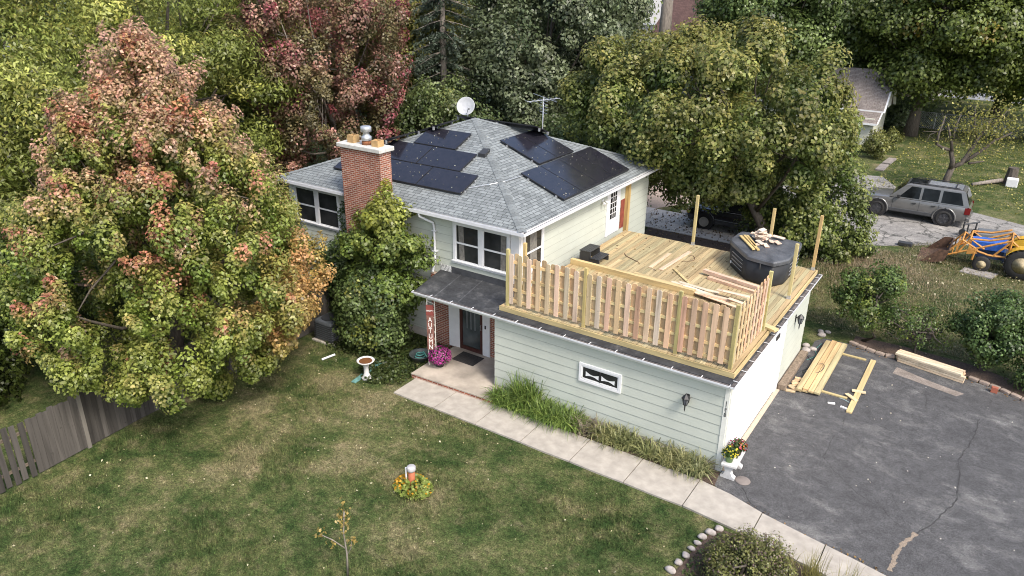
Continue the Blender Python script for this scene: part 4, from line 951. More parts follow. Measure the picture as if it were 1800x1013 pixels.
textmesh('lettering', 'HAPPY', .085, tuple(bo+an*.034+np.array([0, 0, 2.1])), tuple(bx), (0, 0, 1), LW, BA, .003)
w = MB(); w.lathe([(.30, .03), (.36, .22), (.38, .23), (.37, .25), (.33, .23), (.27, .06), (.0, .05)], (-10.12, .2, 0), 22); t = tag(w.build('garden_tub', flat('dark teal tub', (.045, .055, .055), .5), None, True), 'dark round tub with a coiled teal hose beside the porch', 'tub')
cord('garden_hose', 'teal hose coiled in the dark tub beside the porch', 'hose', [(-10.12+.2*math.cos(a)*(1-.02*i), .2+.2*math.sin(a)*(1-.02*i), .10+.008*i) for i, a in enumerate(np.linspace(0, 14, 22))], .022, TEAL, sub=3)
# bird bath and lawn things
t = thing('bird_bath', 'stone bird bath with a shallow rusty bowl on the lawn', 'bird bath', (-10.74, -1.66, 0))
w = MB(); w.lathe([(.17, 0), (.17, .05), (.11, .09), (.08, .2), (.075, .38), (.11, .5), (.12, .52)], (-10.74, -1.66, 0), 18); w.build('pedestal', STONEW, t, True)
w = MB(); w.lathe([(.10, .52), (.22, .57), (.27, .62), (.28, .64), (.25, .645), (.20, .61), (.0, .585)], (-10.74, -1.66, 0), 24); w.build('bowl', STONEW, t, True)
w = MB(); w.lathe([(.205, .618), (.0, .617)], (-10.74, -1.66, 0), 20); w.build('water', flat('rusty water', (.16, .07, .03), .15), t)
tag(MB().beam((-10.86, -2.12, .03), (-11.06, -.6, .05), .16, .03).build('painted_board', flat('peeling teal board', (.11, .24, .22), .8, var=.5, scale=7)), 'peeling teal board lying in the grass behind the bird bath', 'board')
for i, (p, q) in enumerate((((-12.73, -1.66, .04), (-12.55, -1.25, .1)), ((-11.9, -.3, .04), (-11.75, .05, .16)))): tag(MB().tube([p, q], .035, 6).build('pipe_piece', WHITE), ['white pipe piece lying in the grass near the bird bath', 'white pipe end poking out under the dark green shrub'][i], 'pipe')
AC = thing('air_conditioner', 'grey air conditioning unit half hidden by the green shrub', 'air conditioner', (-13.62, -.35, 0))
w = MB(); w.box(-14.02, -.75, .05, -13.22, .05, .80); w.build('casing', flat('slate grey casing', (.10, .11, .12), .5), AC, bevel=.08)
w = MB()
for i in range(8): w.box(-14.035, -.765, .14+.075*i, -13.205, .065, .16+.075*i)
w.build('louvre', BLKPL, AC)
w = MB(); w.lathe([(.30, .801), (.30, .83), (.0, .85)], (-13.62, -.35, 0), 18); w.build('fan_guard', BLKPL, AC)
w = MB(); w.box(-14.1, -.83, .0, -13.14, .13, .05); w.build('pad', CONC, AC)
t = thing('well_pipe', 'orange pipe with grey cap and white conduit in a clump of yellow flowers', 'pipe', (-6.0, -5.02, 0))
MB().lathe([(.085, 0), (.085, .60)], (-6.0, -5.02, 0), 18).build('casing', flat('orange clay pipe', (.34, .105, .045), .7, var=.25), t, True)
MB().lathe([(.105, .60), (.11, .62), (.11, .70), (.09, .72), (0, .72)], (-6.0, -5.02, 0), 18).build('cap', flat('grey iron cap', (.36, .35, .35), .6, var=.2), t, True)
MB().tube([(-6.12, -5.08, .0), (-6.12, -5.08, .66), (-6.05, -5.04, .67)], .022, 7).build('conduit', WHITE, t)
# ------------------------------------------------------------------ old garden fence on the left
FG = thing('garden_fence', 'weathered grey board fence along the left side of the lawn', 'fence', (-14.2, -5, 0))
path = [(-14.05, -13.5), (-14.12, -10.0), (-14.35, -7.0), (-14.4, -3), (-14.55, .6), (-14.6, 1.55)]
dd = [0]
for a, b in zip(path[:-1], path[1:]): dd.append(dd[-1]+math.dist(a, b))
fx = lambda s: (float(np.interp(s, dd, [p[0] for p in path])), float(np.interp(s, dd, [p[1] for p in path])))
w = MB(); s_ = .05; i = 0
while s_ < dd[-1]-.1:
    x, y = fx(s_+.07); gap = y < -9.9
    off = .0 if not gap else (-.03 if i % 2 else .03)
    h = 1.62+random.uniform(-.05, .05); wd = .13; g3 = random.uniform(.55, 1.25)
    w.box(x-.012+off, y-wd/2, .04, x+.012+off, y+wd/2, h, (.088*g3, .079*g3, .070*g3)); s_ += .138 if not gap else .19; i += 1
w.build('boards', WZ, FG)
for s in (0.3, 2.6, 5.0, 7.4, 9.8, 12.2, 14.6):
    x, y = fx(s); m = MB(); m.box(x-.05, y-.05, 0, x+.05, y+.05, 1.72, (.16, .145, .125)); m.build('post', WZ, FG)
for a, b in zip(path[:-1], path[1:]):
    for z in (.4, 1.3): m = MB(); m.beam((a[0]-.055, a[1], z), (b[0]-.055, b[1], z), .03, .08, col=(.18, .145, .11)); m.build('rail', WY, FG)
# ------------------------------------------------------------------ vehicles
def carpaint(name, c, metal=.0, rough=.35):
    t = NT(name).set(rough, metal, .5, .7); n = t.noise(2, 5, .6)
    t.col((t.ramp(n, 0, [(.3, tuple(x*.85 for x in c)), (.7, tuple(x*1.1 for x in c))]), 0)); return t.m
TYRE = flat('tyre rubber', (.022, .021, .02), .85, var=.3, scale=20)
TRIMG = flat('grey car trim', (.06, .062, .065), .5)
CHROME = flat('bumper chrome', (.55, .56, .58), .2, .8)
LAMPR = flat('red lamp', (.14, .012, .012), .2); LAMPA = flat('amber lamp', (.55, .17, .02), .2); LAMPW = flat('clear lamp', (.5, .48, .40), .15)
def suv(name, label, X0, Yc, paint, rimmat, L=5.12, hw=.95, zb=1.09, zr=1.84, wx=(.95, 4.05), wr=.39, rack=True, bumper=None, stripe=None):
    T = thing(name, label, 'car', (X0+L/2, Yc, .016)); z0 = .016
    P = lambda x, y, z: (X0+x, Yc+y, z0+z)
    st = [(0, .42, .70, .62), (.04, .36, .84, .80), (.18, .34, .95, .88), (.6, .34, 1.03, .925), (1.4, .34, zb-.01, .95), (2.4, .34, zb, .955), (4.2, .34, zb+.02, .95), (L-.2, .36, zb+.02, .92), (L-.07, .42, zb-.02, .86), (L, .5, .95, .80)]
    rings = []
    for x, a, b, h in st:
        h *= hw/.95
        rings.append([P(x, y, z) for y, z in ((-h*.90, a), (-h*.985, a+.12), (-h, a+(b-a)*.5), (-h*.985, b-.13), (-h*.945, b-.03), (-h*.80, b+.005), (0, b+.035), (h*.80, b+.005), (h*.945, b-.03), (h*.985, b-.13), (h, a+(b-a)*.5), (h*.985, a+.12), (h*.90, a))])
    B = MB().loft(rings).build('body', paint, T, True)
    m = B.modifiers.new('es', 'EDGE_SPLIT'); m.split_angle = R_(38)
    hb, hr = hw*.935, hw*.75
    xb0, xb1, xr0, xr1 = 1.42, L-.07, 2.12, L-.42
    cab = MB()
    cab.loft([[P(xb0, -hb, zb), P(xb1, -hb, zb), P(xb1, hb, zb), P(xb0, hb, zb)],
              [P(xr0-.03, -hr-.03, zr-.07), P(xr1+.05, -hr-.03, zr-.07), P(xr1+.05, hr+.03, zr-.07), P(xr0-.03, hr+.03, zr-.07)],
              [P(xr0+.12, -hr+.06, zr-.01), P(xr1-.08, -hr+.06, zr-.01), P(xr1-.08, hr-.06, zr-.01), P(xr0+.12, hr-.06, zr-.01)],
              [P(xr0+.5, -hr*.5, zr+.015), P(xr1-.4, -hr*.5, zr+.015), P(xr1-.4, hr*.5, zr+.015), P(xr0+.5, hr*.5, zr+.015)]])
    cab.build('cabin', paint, T)
    zt = zr-.07
    def side(x, z, s, o=.008): t_ = (z-zb)/(zt-zb); return P(x, s*(hb+(hr+.03-hb)*t_+o), z)
    for s in (-1, 1):
        for nm, (a, b, c_, d) in (('side_window', (1.88, 2.80, 2.36, 2.80)), ('side_window', (2.91, 3.66, 2.92, 3.66)), ('side_window', (3.79, L-.34, 3.79, L-.56))):
            z1_, z2_ = zb+.055, zt-.05
            MB().add([side(a, z1_, s), side(b, z1_, s), side(d, z2_, s), side(c_, z2_, s)], [(0, 1, 2, 3)]).build(nm, CARGLASS, T)
        q = MB()
        for x in (1.62, 2.85, 3.72): q.beam(P(x, s*hw*1.0, .45), P(x+.02, s*hw*.995, zb-.06), .012, .012, up=(1, 0, 0))
        q.build('door_seam', BLACKM, T)
        q = MB()
        for x in (2.62, 3.5): q.beam(P(x-.09, s*(hw+.012), zb-.17), P(x+.09, s*(hw+.012), zb-.16), .03, .045)
        q.build('door_handle', BLKPL, T)
        q = MB(); q.loft([[P(x, s*(hw*.95+o), z) for o, z in ((.0, zb+.03), (.20, zb+.04), (.22, zb+.18), (.02, zb+.15))] for x in (1.80, 1.93)]); q.build('mirror', BLKPL, T)
        q = MB(); q.loft([[P(x, s*(hw*.985), .36), P(x, s*(hw+.006), .40), P(x, s*(hw+.010), .54), P(x, s*(hw*.99), .56)] for x in (1.42, 3.5)]); q.build('side_cladding', TRIMG, T)
        if stripe:
            q = MB(); q.beam(P(1.45, s*hw*1.003, .60), P(3.45, s*hw*1.003, .60), .02, .03); q.beam(P(1.4, s*hw*.99, zb-.04), P(L-.3, s*hw*.99, zb-.03), .02, .02); q.build('side_stripe', stripe, T)
        for i, x in enumerate(wx):
            q = MB(); q.lathe([(.0, 0), (wr+.09, 0), (wr+.10, .012), (0, .013)], P(x, s*(hw-.004), wr+.03), 28, (0, s, 0)); q.build('wheel_arch', BLACKM, T)
            q = MB(); q.tube([P(x+(wr+.115)*math.cos(a), s*(hw+.004), wr+.03+(wr+.115)*math.sin(a)) for a in np.linspace(-.25, math.pi+.25, 18)], .045, 6); q.build('wheel_flare', paint, T, True)
            q = MB(); q.lathe([(wr*.62, -.20), (wr*.95, -.20), (wr, -.15), (wr, .0), (wr*.94, .05), (wr*.66, .06), (wr*.62, .03)], P(x, s*(hw-.02), wr), 30, (0, s, 0), None, False); WH = q.build('wheel', TYRE, T, True)
            q = MB(); q.lathe([(.0, .0), (wr*.60, .0), (wr*.62, .03), (wr*.62, .055), (wr*.58, .058), (wr*.55, .035), (wr*.2, .04), (wr*.16, .055), (0, .058)], P(x, s*(hw-.02), wr), 30, (0, s, 0))
            for k in range(5):
                a = 2*math.pi*k/5+.3; q.beam(np.array(P(x, s*(hw+.03), wr))+np.array([math.cos(a), 0, math.sin(a)])*wr*.15, np.array(P(x, s*(hw+.03), wr))+np.array([math.cos(a), 0, math.sin(a)])*wr*.56, .075, .02, up=(0, 1, 0))
            q.build('rim', rimmat, WH)
        q = MB(); q.loft([[P(x, s*(hw*y), z) for y, z in ((.88, .72), (.985, .74), (.955, 1.05), (.85, 1.06))] for x in (L-.24, L+.012)]); q.build('tail_light', LAMPR, T)
        q = MB(); q.loft([[P(x, s*hw*y, z) for y, z in ((.50, .68), (.80, .66), (.80, .82), (.50, .84))] for x in (-.012, .1)]); q.build('headlight', LAMPW, T)
        q = MB(); q.loft([[P(x, s*hw*y, z) for y, z in ((.80, .64), (.90, .66), (.90, .80), (.80, .82))] for x in (.02, .22)]); q.build('indicator', LAMPA, T)
    MB().add([P(xb0+.08, -hb*.92, zb+.075), P(xb0+.08, hb*.92, zb+.075), P(xr0-.06, hr*.93, zt-.03), P(xr0-.06, -hr*.93, zt-.03)], [(0, 1, 2, 3)]).build('windscreen', CARGLASS, T).location.x -= .016
    MB().add([P(xb1-.02, -hb*.86, zb+.08), P(xb1-.02, hb*.86, zb+.08), P(xr1+.08, hr*.92, zt-.03), P(xr1+.08, -hr*.92, zt-.03)], [(0, 1, 2, 3)]).build('rear_window', CARGLASS, T).location.x += .02
    q = MB(); q.loft([[P(x, y, z) for y, z in ((-hw*.96, .36), (-hw*.96, .56), (hw*.96, .56), (hw*.96, .36))] for x in (L-.10, L+.06)]); q.build('rear_bumper', bumper or paint, T, bevel=.03)
    q = MB(); q.loft([[P(x, y, z) for y, z in ((-hw*(.80 if k == 0 else .95), .40), (-hw*(.80 if k == 0 else .95), .58), (hw*(.80 if k == 0 else .95), .58), (hw*(.80 if k == 0 else .95), .40))] for k, x in enumerate((-.07, .14))]); q.build('front_bumper', bumper or paint, T, bevel=.03)
    MB().box(*P(-.02, -hw*.48, .68), *P(.02, hw*.48, .86)).build('grille', BLACKM, T)
    if rack:
        q = MB()
        for s in (-1, 1): q.tube([P(2.35, s*.60, zr), P(2.45, s*.60, zr+.06), P(L-.7, s*.60, zr+.06), P(L-.6, s*.60, zr)], .02, 6)
        for x in (3.0, L-.85): q.beam(P(x, -.6, zr+.075), P(x, .6, zr+.075), .05, .025)
        q.build('roof_rack', BLACKM, T)
        MB().box(*P(2.98, -.58, zr+.003), *P(L-.5, .58, zr+.010)).build('roof_panel', TRIMG, T)
        q = MB()
        for i in range(7): y = -.48+.16*i; q.box(*P(3.05, y-.022, zr+.012), *P(L-.55, y+.022, zr+.028))
        q.build('roof_slat', GREYM, T)
        MB().box(*P(2.2, -.55, zr+.004), *P(2.95, .55, zr+.018)).build('sunroof', CARGLASS, T)
    return T
suv('parked_suv', 'silver suv with roof rack parked on the cracked driveway', -1.74, 26.70, carpaint('silver paint', (.165, .162, .155), .3, .30), flat('dark grey rim', (.07, .07, .075), .4, .4))
suv('parked_suv', 'black suv half hidden under the maple on the concrete pad', -8.32, 19.22, carpaint('black paint', (.012, .012, .016), 0, .25), flat('light alloy rim', (.50, .47, .42), .35, .5), L=4.7, rack=False, bumper=CHROME, stripe=flat('grey side stripe', (.25, .26, .28), .4), wx=(.98, 3.7))
# tractor
ORG = flat('faded orange paint', (.50, .235, .055), .6, var=.3, scale=7); YEL = flat('yellow paint', (.62, .36, .03), .5, var=.2); BLUE = flat('blue bonnet paint', (.03, .12, .46), .35, var=.25); 
TR = thing('tractor', 'old blue tractor with orange front loader and rusty bucket', 'tractor', (5, 20.6, 0)); Yt = 20.62
w = MB(); w.loft([[(3.85, Yt+y, z) for y, z in ((-.27, .80), (.27, .80), (.27, 1.12), (.16, 1.22), (-.16, 1.22), (-.27, 1.12))], [(5.1, Yt+y, z) for y, z in ((-.27, .85), (.27, .85), (.27, 1.20), (.16, 1.30), (-.16, 1.30), (-.27, 1.20))]]); w.build('bonnet', BLUE, TR)
w = MB(); w.box(3.95, Yt-.2, .45, 5.1, Yt+.2, .79); w.box(5.1, Yt-.28, .4, 6.1, Yt+.28, .85); w.box(4.3, Yt-.55, .38, 4.42, Yt+.55, .48); w.tube([(5.8, Yt-.75, .6), (5.8, Yt+.75, .6)], .09, 8); w.build('engine_block', flat('oily blue black', (.03, .05, .10), .6, var=.4), TR)
def twheel(x, y, r, wd, s, rim):
    q = MB(); q.lathe([(r*.55, -wd/2), (r*.9, -wd/2), (r, -wd*.3), (r, wd*.3), (r*.9, wd/2), (r*.55, wd/2)], (x, y, r), 28, (0, s, 0), None, False)
    if r > .5:
        for k in range(22): a = 2*math.pi*k/22; q.beam((x+r*1.01*math.cos(a), y-wd*.45, r+r*1.01*math.sin(a)), (x+r*1.01*math.cos(a+.12), y+wd*.1, r+r*1.01*math.sin(a+.12)), .05, .05)
    Wt = q.build('wheel', TYRE, TR, True); q = MB(); q.lathe([(.0, wd*.30), (r*.2, wd*.32), (r*.25, wd*.15), (r*.5, wd*.2), (r*.56, wd*.40), (r*.6, wd*.47)][::-1], (x, y, r), 24, (0, s, 0)); q.build('rim', rim, Wt, True)
CRM = flat('cream rim', (.40, .33, .20), .6, var=.3, scale=14)
for s in (-1, 1):
    twheel(4.40, Yt+s*.80, .34, .18, s, CRM); twheel(5.80, Yt+s*.86, .64, .34, s, CRM)
    q = MB(); n = 12
    for i in range(n):
        a0, a1 = .35+2.3*i/n, .35+2.3*(i+1)/n; c0 = (5.80, .64)
        q.add([(c0[0]+.72*math.cos(a), Yt+s*yy, c0[1]+.72*math.sin(a)) for a in (a0, a1) for yy in (.55, 1.02)]+[(c0[0]+.69*math.cos(a), Yt+s*yy, c0[1]+.69*math.sin(a)) for a in (a0, a1) for yy in (.55, 1.02)], [(0, 1, 3, 2), (4, 6, 7, 5), (1, 5, 7, 3), (0, 2, 6, 4)])
    q.add([(5.80+.72*math.cos(a), Yt+s*.55, .64+.72*math.sin(a)) for a in np.linspace(.35, 2.65, 13)]+[(5.80+.72*math.cos(a), Yt+s*.56, .64+.72*math.sin(a)) for a in np.linspace(.35, 2.65, 13)], [tuple(range(13)), tuple(range(25, 12, -1))])
    q.build('fender', YEL, TR)
    q = MB(); y = Yt+s*.62
    def tb(*p, r=.045): q.tube([(3+(a-3)*.78, y, b) for a, b in p], r, 6)
    tb((2.95, .38), (4.2, .86), (5.9, 1.50), r=.045); tb((5.9, 1.50), (6.75, .98), r=.04); tb((3.05, .55), (3.65, 1.20), (4.45, .88)); tb((4.2, .86), (5.0, .72), (6.6, .78)); tb((5.2, .70), (5.9, 1.46)); tb((3.55, .6), (4.0, 1.3), (4.75, .95)); tb((4.0, 1.30), (4.9, 1.36), (5.8, 1.62)); tb((3.3, .50), (3.3, .8), r=.03); tb((4.3, .4), (4.35, .9), r=.05); tb((5.9, .5), (5.9, 1.5), r=.05)
    q.loft([[(x, y+o, z) for x, z in ((3.75, .62), (4.15, .72), (3.8, 1.05))] for o in (-.04, .04)])
    q.build('loader_arm', ORG, TR)
w = MB()
for p in ((3.507, 1.20), (3.78, 1.30), (5.26, 1.5)): w = MB(); w.tube([(p[0], Yt-.62, p[1]), (p[0], Yt+.62, p[1])], .035, 6); w.build('cross_tube', ORG, TR)
w = MB(); w.loft([[(3.35, Yt+y, z) for y, z in ((-.6, .5), (.6, .5), (.6, .95), (-.6, .95))], [(3.41, Yt+y, z) for y, z in ((-.6, .5), (.6, .5), (.6, .95), (-.6, .95))]]); w.build('radiator_guard', ORG, TR)
bp = [(3.15, .75), (3.0, .22), (2.35, .02), (1.95, .02), (1.95, .05), (2.35, .06), (2.95, .27), (3.10, .74)]
w = MB(); w.loft([[(x, y, z) for x, z in bp] for y in (Yt-1.0, Yt+1.0)])
for y in (Yt-1.02, Yt+1.0): w.loft([[(x, yy, z) for x, z in ((3.15, .75), (3.0, .22), (2.35, .02), (2.1, .02), (2.75, .72))] for yy in (y, y+.02)])
w.build('bucket', flat('dark rusty bucket', (.10, .055, .035), .9, var=.5, scale=9), TR)
w = MB(); w.loft([[(5.5, Yt-.2, 1.0), (5.85, Yt-.2, 1.02), (5.85, Yt+.2, 1.02), (5.5, Yt+.2, 1.0)], [(5.5, Yt-.2, 1.06), (5.9, Yt-.2, 1.08), (5.9, Yt+.2, 1.08), (5.5, Yt+.2, 1.06)]]); w.build('seat', BLKPL, TR)
w = MB(); w.tube([(5.1, Yt, 1.25), (5.3, Yt, 1.5)], .02, 6); w.tube([(5.3+.19*math.cos(a)*.4, Yt+.19*math.sin(a), 1.5+.19*math.cos(a)*.5) for a in np.linspace(0, 2*math.pi, 17)], .015, 5); w.build('steering_wheel', BLKPL, TR)
tag(MB().prism([(3.7, 19.2), (4.9, 19.05), (5.1, 19.8), (3.85, 19.9)], .0, .06).build('concrete_slab', flat('grey slab', (.27, .25, .23), .9, var=.2)), 'grey slab lying in the weeds under the tractor front wheel', 'slab')
MD = thing('mower_deck', 'grey implement deck with black wheels behind the tractor', 'mower', (4.4, 24.4, 0))
w = MB(); w.prism([(3.9, 24.0), (5.3, 24.4), (5.1, 25.2), (3.9, 25.0)], .25, .45); w.build('deck', flat('grey deck', (.12, .13, .14), .5), MD, bevel=.04)
w = MB()
for x, y in ((3.5, 24.1), (3.8, 24.9), (3.3, 24.6)): w.tube([(x, y, .05), (x, y, .75)], .04, 6); w.lathe([(.02, -.05), (.16, -.05), (.16, .05), (.02, .05)], (x, y, .2), 14, (0, 1, 0))
w.tube([(3.3, 24.2, .7), (3.9, 24.9, .75)], .04, 6); w.build('caster', BLKPL, MD)
tag(MB().box(.95, 21.3, .02, 1.55, 21.6, .2).build('tool_box', BLKPL, bevel=.03), 'black box at the edge of the cracked driveway', 'box')
# things on the far lawn
tag(MB().lathe([(.42, 0), (.36, .2), (.30, .7), (.28, 1.0), (.0, .98)], (4.75, 37.2, 0), 11).build('tree_stump', BARK), 'old tree stump on the far lawn beside a white bucket', 'stump')
tag(MB().box(4.55, 36.3, 0, 5.15, 36.8, .5).build('white_crate', WHITE, bevel=.03), 'white crate in front of the tree stump on the far lawn', 'crate')
tag(MB().tube([(2.9, 35.3, .1), (3.6, 36.2, .15), (4.3, 37.0, .2)], [.10, .12, .14], 8).build('log', BARKL, None, True), 'fallen pale log beside the tree stump', 'log')
for i, (x, y, a) in enumerate(((-2.3, 36.8, 1.55), (-2.2, 39.0, 1.5))): tag(MB().beam((x-.9*math.cos(a), y-.9*math.sin(a), .05), (x+.9*math.cos(a), y+.9*math.sin(a), .05), .5, .08).build('paving_board', flat('grey plank', (.24, .21, .19), .9, var=.3)), ['grey plank slab behind the silver suv, nearer one', 'grey plank slab behind the silver suv, farther one'][i], 'slab')
tag(MB().prism([(-1.9, 18.6), (-1.6, 18.5), (-1.55, 18.8), (-1.85, 18.8)], .4, .5).build('white_block', WHITE), 'white block lying on the weedy bank', 'block')
# ------------------------------------------------------------------ neighbouring buildings
NG = thing('neighbour_garage', 'cream garage with brown clipped gable roof behind the maple', 'garage', (-8, 46, 0))
GC = sidingmat('cream siding', (.56, .56, .47))
w = MB(); siding(w, M_front(44.9), -14, -4.3, 0, 2.5); siding(w, M_right(-4.3), 45.0, 48.6, 0, 2.5); w.box(-14, 45, 0, -4.4, 48.6, 2.5)
w.add([(-4.29, 44.9, 2.5), (-4.29, 48.6, 2.5), (-4.29, 47.4, 4.2), (-4.29, 46.1, 4.2)], [(0, 1, 2, 3)]); w.build('wall', GC, NG)
w = MB(); yr, zr_ = 46.75, 4.95
A = [(-15, 44.4, 2.32), (-3.9, 44.4, 2.32), (-3.9, 46.05, 4.2), (-5.4, yr, zr_), (-15, yr, zr_), (-15, 49.1, 2.32), (-3.9, 49.1, 2.32), (-3.9, 47.45, 4.2)]
w.add(A+[(x, y, z-.09) for x, y, z in A], [(0, 1, 2, 3, 4), (4, 3, 7, 6, 5), (3, 2, 7), (12, 11, 10, 9, 8), (13, 14, 15, 11, 12)])
w.build('roof', SHINGB, NG)
w = MB()
for p, q in ((A[1], A[2]), (A[2], A[7]), (A[7], A[6])): w.beam(np.array(p)+(.012, 0, -.09), np.array(q)+(.012, 0, -.09), .03, .2, up=(1, 0, 0))
w.box(-3.93, 46.1, 2.4, -3.89, 47.4, 4.15); w.box(-15, 44.37, 2.2, -3.9, 44.4, 2.34); w.build('fascia', WHITE, NG)
w = MB(); siding(w, M_front(43.4), -6.4, -4.25, 0, 1.6); w.box(-6.4, 43.5, 0, -4.25, 44.9, 1.9); w.build('entry_wall', GC, NG)
w = MB(); w.add([(-6.6, 43.1, 1.65), (-4.0, 43.1, 1.65), (-4.0, 44.9, 2.5), (-6.6, 44.9, 2.5), (-6.6, 43.1, 1.55), (-4.0, 43.1, 1.55), (-4.0, 44.9, 2.4), (-6.6, 44.9, 2.4)], [(0, 1, 2, 3), (7, 6, 5, 4), (0, 4, 5, 1), (1, 5, 6, 2)]); w.build('entry_roof', SHINGB, NG)
w = MB(); w.beam((-3.985, 43.1, 1.6), (-3.985, 44.9, 2.45), .03, .14, up=(1, 0, 0)); w.box(-6.6, 43.07, 1.5, -4.0, 43.1, 1.64); w.box(-5.9, 43.36, 0, -5.1, 43.399, 1.5); w.build('entry_trim', WHITE, NG)
def hipless(name, label, cat, x0, y0, x1, y1, zw, zr2, wall, roof, fas):
    t = thing(name, label, cat, ((x0+x1)/2, (y0+y1)/2, 0)); w = MB(); w.box(x0, y0, 0, x1, y1, zw); ym = (y0+y1)/2
    w.add([(x0, y0, zw), (x0, y1, zw), (x0, ym, zr2-.15), (x1, y0, zw), (x1, y1, zw), (x1, ym, zr2-.15)], [(2, 1, 0), (3, 4, 5)]); w.build('wall', wall, t)
    w = MB(); o = .5; zo = zw-.3*(zr2-zw)/(ym-y0+.01)
    w.add([(x0-o, y0-o, zo), (x1+o, y0-o, zo), (x1+o, ym, zr2), (x0-o, ym, zr2), (x1+o, y1+o, zo), (x0-o, y1+o, zo)], [(0, 1, 2, 3), (3, 2, 4, 5)]); w.build('roof', roof, t)
    w = MB(); w.box(x0-o, y0-o-.03, zo-.22, x1+o, y0-o, zo); w.build('fascia', fas, t)
    w = MB()
    for k in range(max(1, int((x1-x0)/4))): a = x0+1.5+4*k; w.box(a, y0-.03, 1.0, a+1.2, y0-.005, 2.2)
    w.build('window', GLASS, t); return t
GREYW = flat('grey siding', (.20, .20, .22), .7)
hipless('brown_roof_house', 'grey house with a dark brown shingle roof behind the arborvitae', 'house', -26, 54, -12, 63, 6.2, 9.0, GREYW, SHINGD, flat('dark fascia', (.05, .035, .03), .7))
hipless('white_house', 'pale house with a grey roof farthest behind the brown roofed house', 'house', -50, 82, -30, 92, 5.0, 8.5, flat('pale pink siding', (.60, .54, .50), .8), flat('grey far roof', (.35, .34, .32), .9), WHITE)
hipless('pale_house', 'pale grey house glimpsed through the yellow green trees on the left', 'house', -56, 4, -46, 14, 3.0, 6.5, flat('pale grey siding', (.42, .42, .43), .8), flat('grey roof', (.16, .16, .17), .9), WHITE)
hipless('tan_house', 'tan building glimpsed behind the big right hand maple trunk', 'house', -12, 66, -3, 74, 4.5, 7.0, flat('tan siding', (.50, .42, .35), .8), SHINGB, WHITE)
t = thing('chain_link_fence', 'grey chain link fence in the shade behind the maple trunk', 'fence', (-3, 53, 0)); w = MB()
for i in range(8): x = -6+i*1.6; w.tube([(x, 53, 0), (x, 53, 1.3)], .03, 6)
w.tube([(-6, 53, 1.28), (5.2, 53, 1.28)], .02, 6); w.build('post', GREYM, t)
w = MB()
for i in range(70):
    x = -6.6+i*.16
    for s in (1, -1): w.beam((x, 53.02, 0), (x+s*1.25, 53.02, 1.25), .012, .012)
w.build('mesh', GREYM, t)
# ------------------------------------------------------------------ trees
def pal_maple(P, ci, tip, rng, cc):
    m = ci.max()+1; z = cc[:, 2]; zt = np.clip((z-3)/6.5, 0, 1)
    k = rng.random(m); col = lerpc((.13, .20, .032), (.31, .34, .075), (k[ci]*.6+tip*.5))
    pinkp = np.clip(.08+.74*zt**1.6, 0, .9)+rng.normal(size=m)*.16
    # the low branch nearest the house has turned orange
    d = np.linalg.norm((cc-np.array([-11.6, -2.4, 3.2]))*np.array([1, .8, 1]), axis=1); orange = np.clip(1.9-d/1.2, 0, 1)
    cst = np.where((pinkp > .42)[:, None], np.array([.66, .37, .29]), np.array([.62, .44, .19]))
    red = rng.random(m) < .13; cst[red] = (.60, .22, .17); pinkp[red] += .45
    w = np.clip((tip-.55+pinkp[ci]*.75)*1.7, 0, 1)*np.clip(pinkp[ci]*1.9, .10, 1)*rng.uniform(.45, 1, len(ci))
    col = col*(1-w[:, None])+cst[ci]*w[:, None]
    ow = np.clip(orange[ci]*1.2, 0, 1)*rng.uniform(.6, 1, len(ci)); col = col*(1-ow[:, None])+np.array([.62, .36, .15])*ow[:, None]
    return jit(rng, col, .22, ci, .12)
PROF = [(-1, 1.35), (-.85, 1.3), (-.58, 1.08), (-.22, .82), (.25, .60), (.55, .50), (.8, .40), (1, .28)]
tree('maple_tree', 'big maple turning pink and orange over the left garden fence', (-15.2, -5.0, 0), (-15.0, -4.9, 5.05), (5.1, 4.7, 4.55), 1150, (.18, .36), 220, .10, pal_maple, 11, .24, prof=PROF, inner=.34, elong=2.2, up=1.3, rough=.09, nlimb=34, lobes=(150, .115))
def pal_drive(P, ci, tip, rng, cc):
    m = ci.max()+1; k = rng.random(m); zt = np.clip((cc[:, 2]-3)/6, 0, 1)
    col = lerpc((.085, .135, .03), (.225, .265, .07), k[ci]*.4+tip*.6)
    w = np.clip(tip*1.3-.80+.65*zt[ci], 0, 1)*rng.uniform(.2, 1, len(ci)); col = col*(1-w[:, None])+np.array([.33, .27, .08])*w[:, None]
    return jit(rng, col, .24, ci, .16)
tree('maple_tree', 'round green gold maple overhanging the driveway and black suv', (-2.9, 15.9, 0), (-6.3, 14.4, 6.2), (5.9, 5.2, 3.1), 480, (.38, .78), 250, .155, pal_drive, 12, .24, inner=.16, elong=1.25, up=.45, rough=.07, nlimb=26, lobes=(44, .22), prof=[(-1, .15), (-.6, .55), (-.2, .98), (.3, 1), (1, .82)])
tree('driveway_bush', 'leafy green bush under the right side of the driveway maple', (-2.3, 16.7, 0), (-2.3, 16.4, 2.2), (2.4, 1.6, 2.2), 140, (.3, .6), 170, .14, pal_drive, 13, .06, nlimb=8)
YG = simple((.14, .185, .035), (.36, .38, .10), (.46, .43, .11), .22)
GT = 'yellow green locust trees behind the left fence'
def loc(label, b, h, r, seed, nc=210): tree('locust_tree', label, (b[0], b[1], 0), (b[0], b[1], h*.56), (r, r, h*.46), nc, (.7, 1.4), 210, .19, YG, seed, .26, inner=.2, elong=1.1, up=.0, flatten=.6, rough=.12, asp=.42, nlimb=24, lobes=(22, .34))
loc('tall yellow green locust behind the maple, right of the left edge', (-27.5, 4.5), 12.5, 5.4, 21, 260)
loc('yellow green locust at the far left edge behind the maple', (-29.5, -2.5), 12, 5.2, 22, 240)
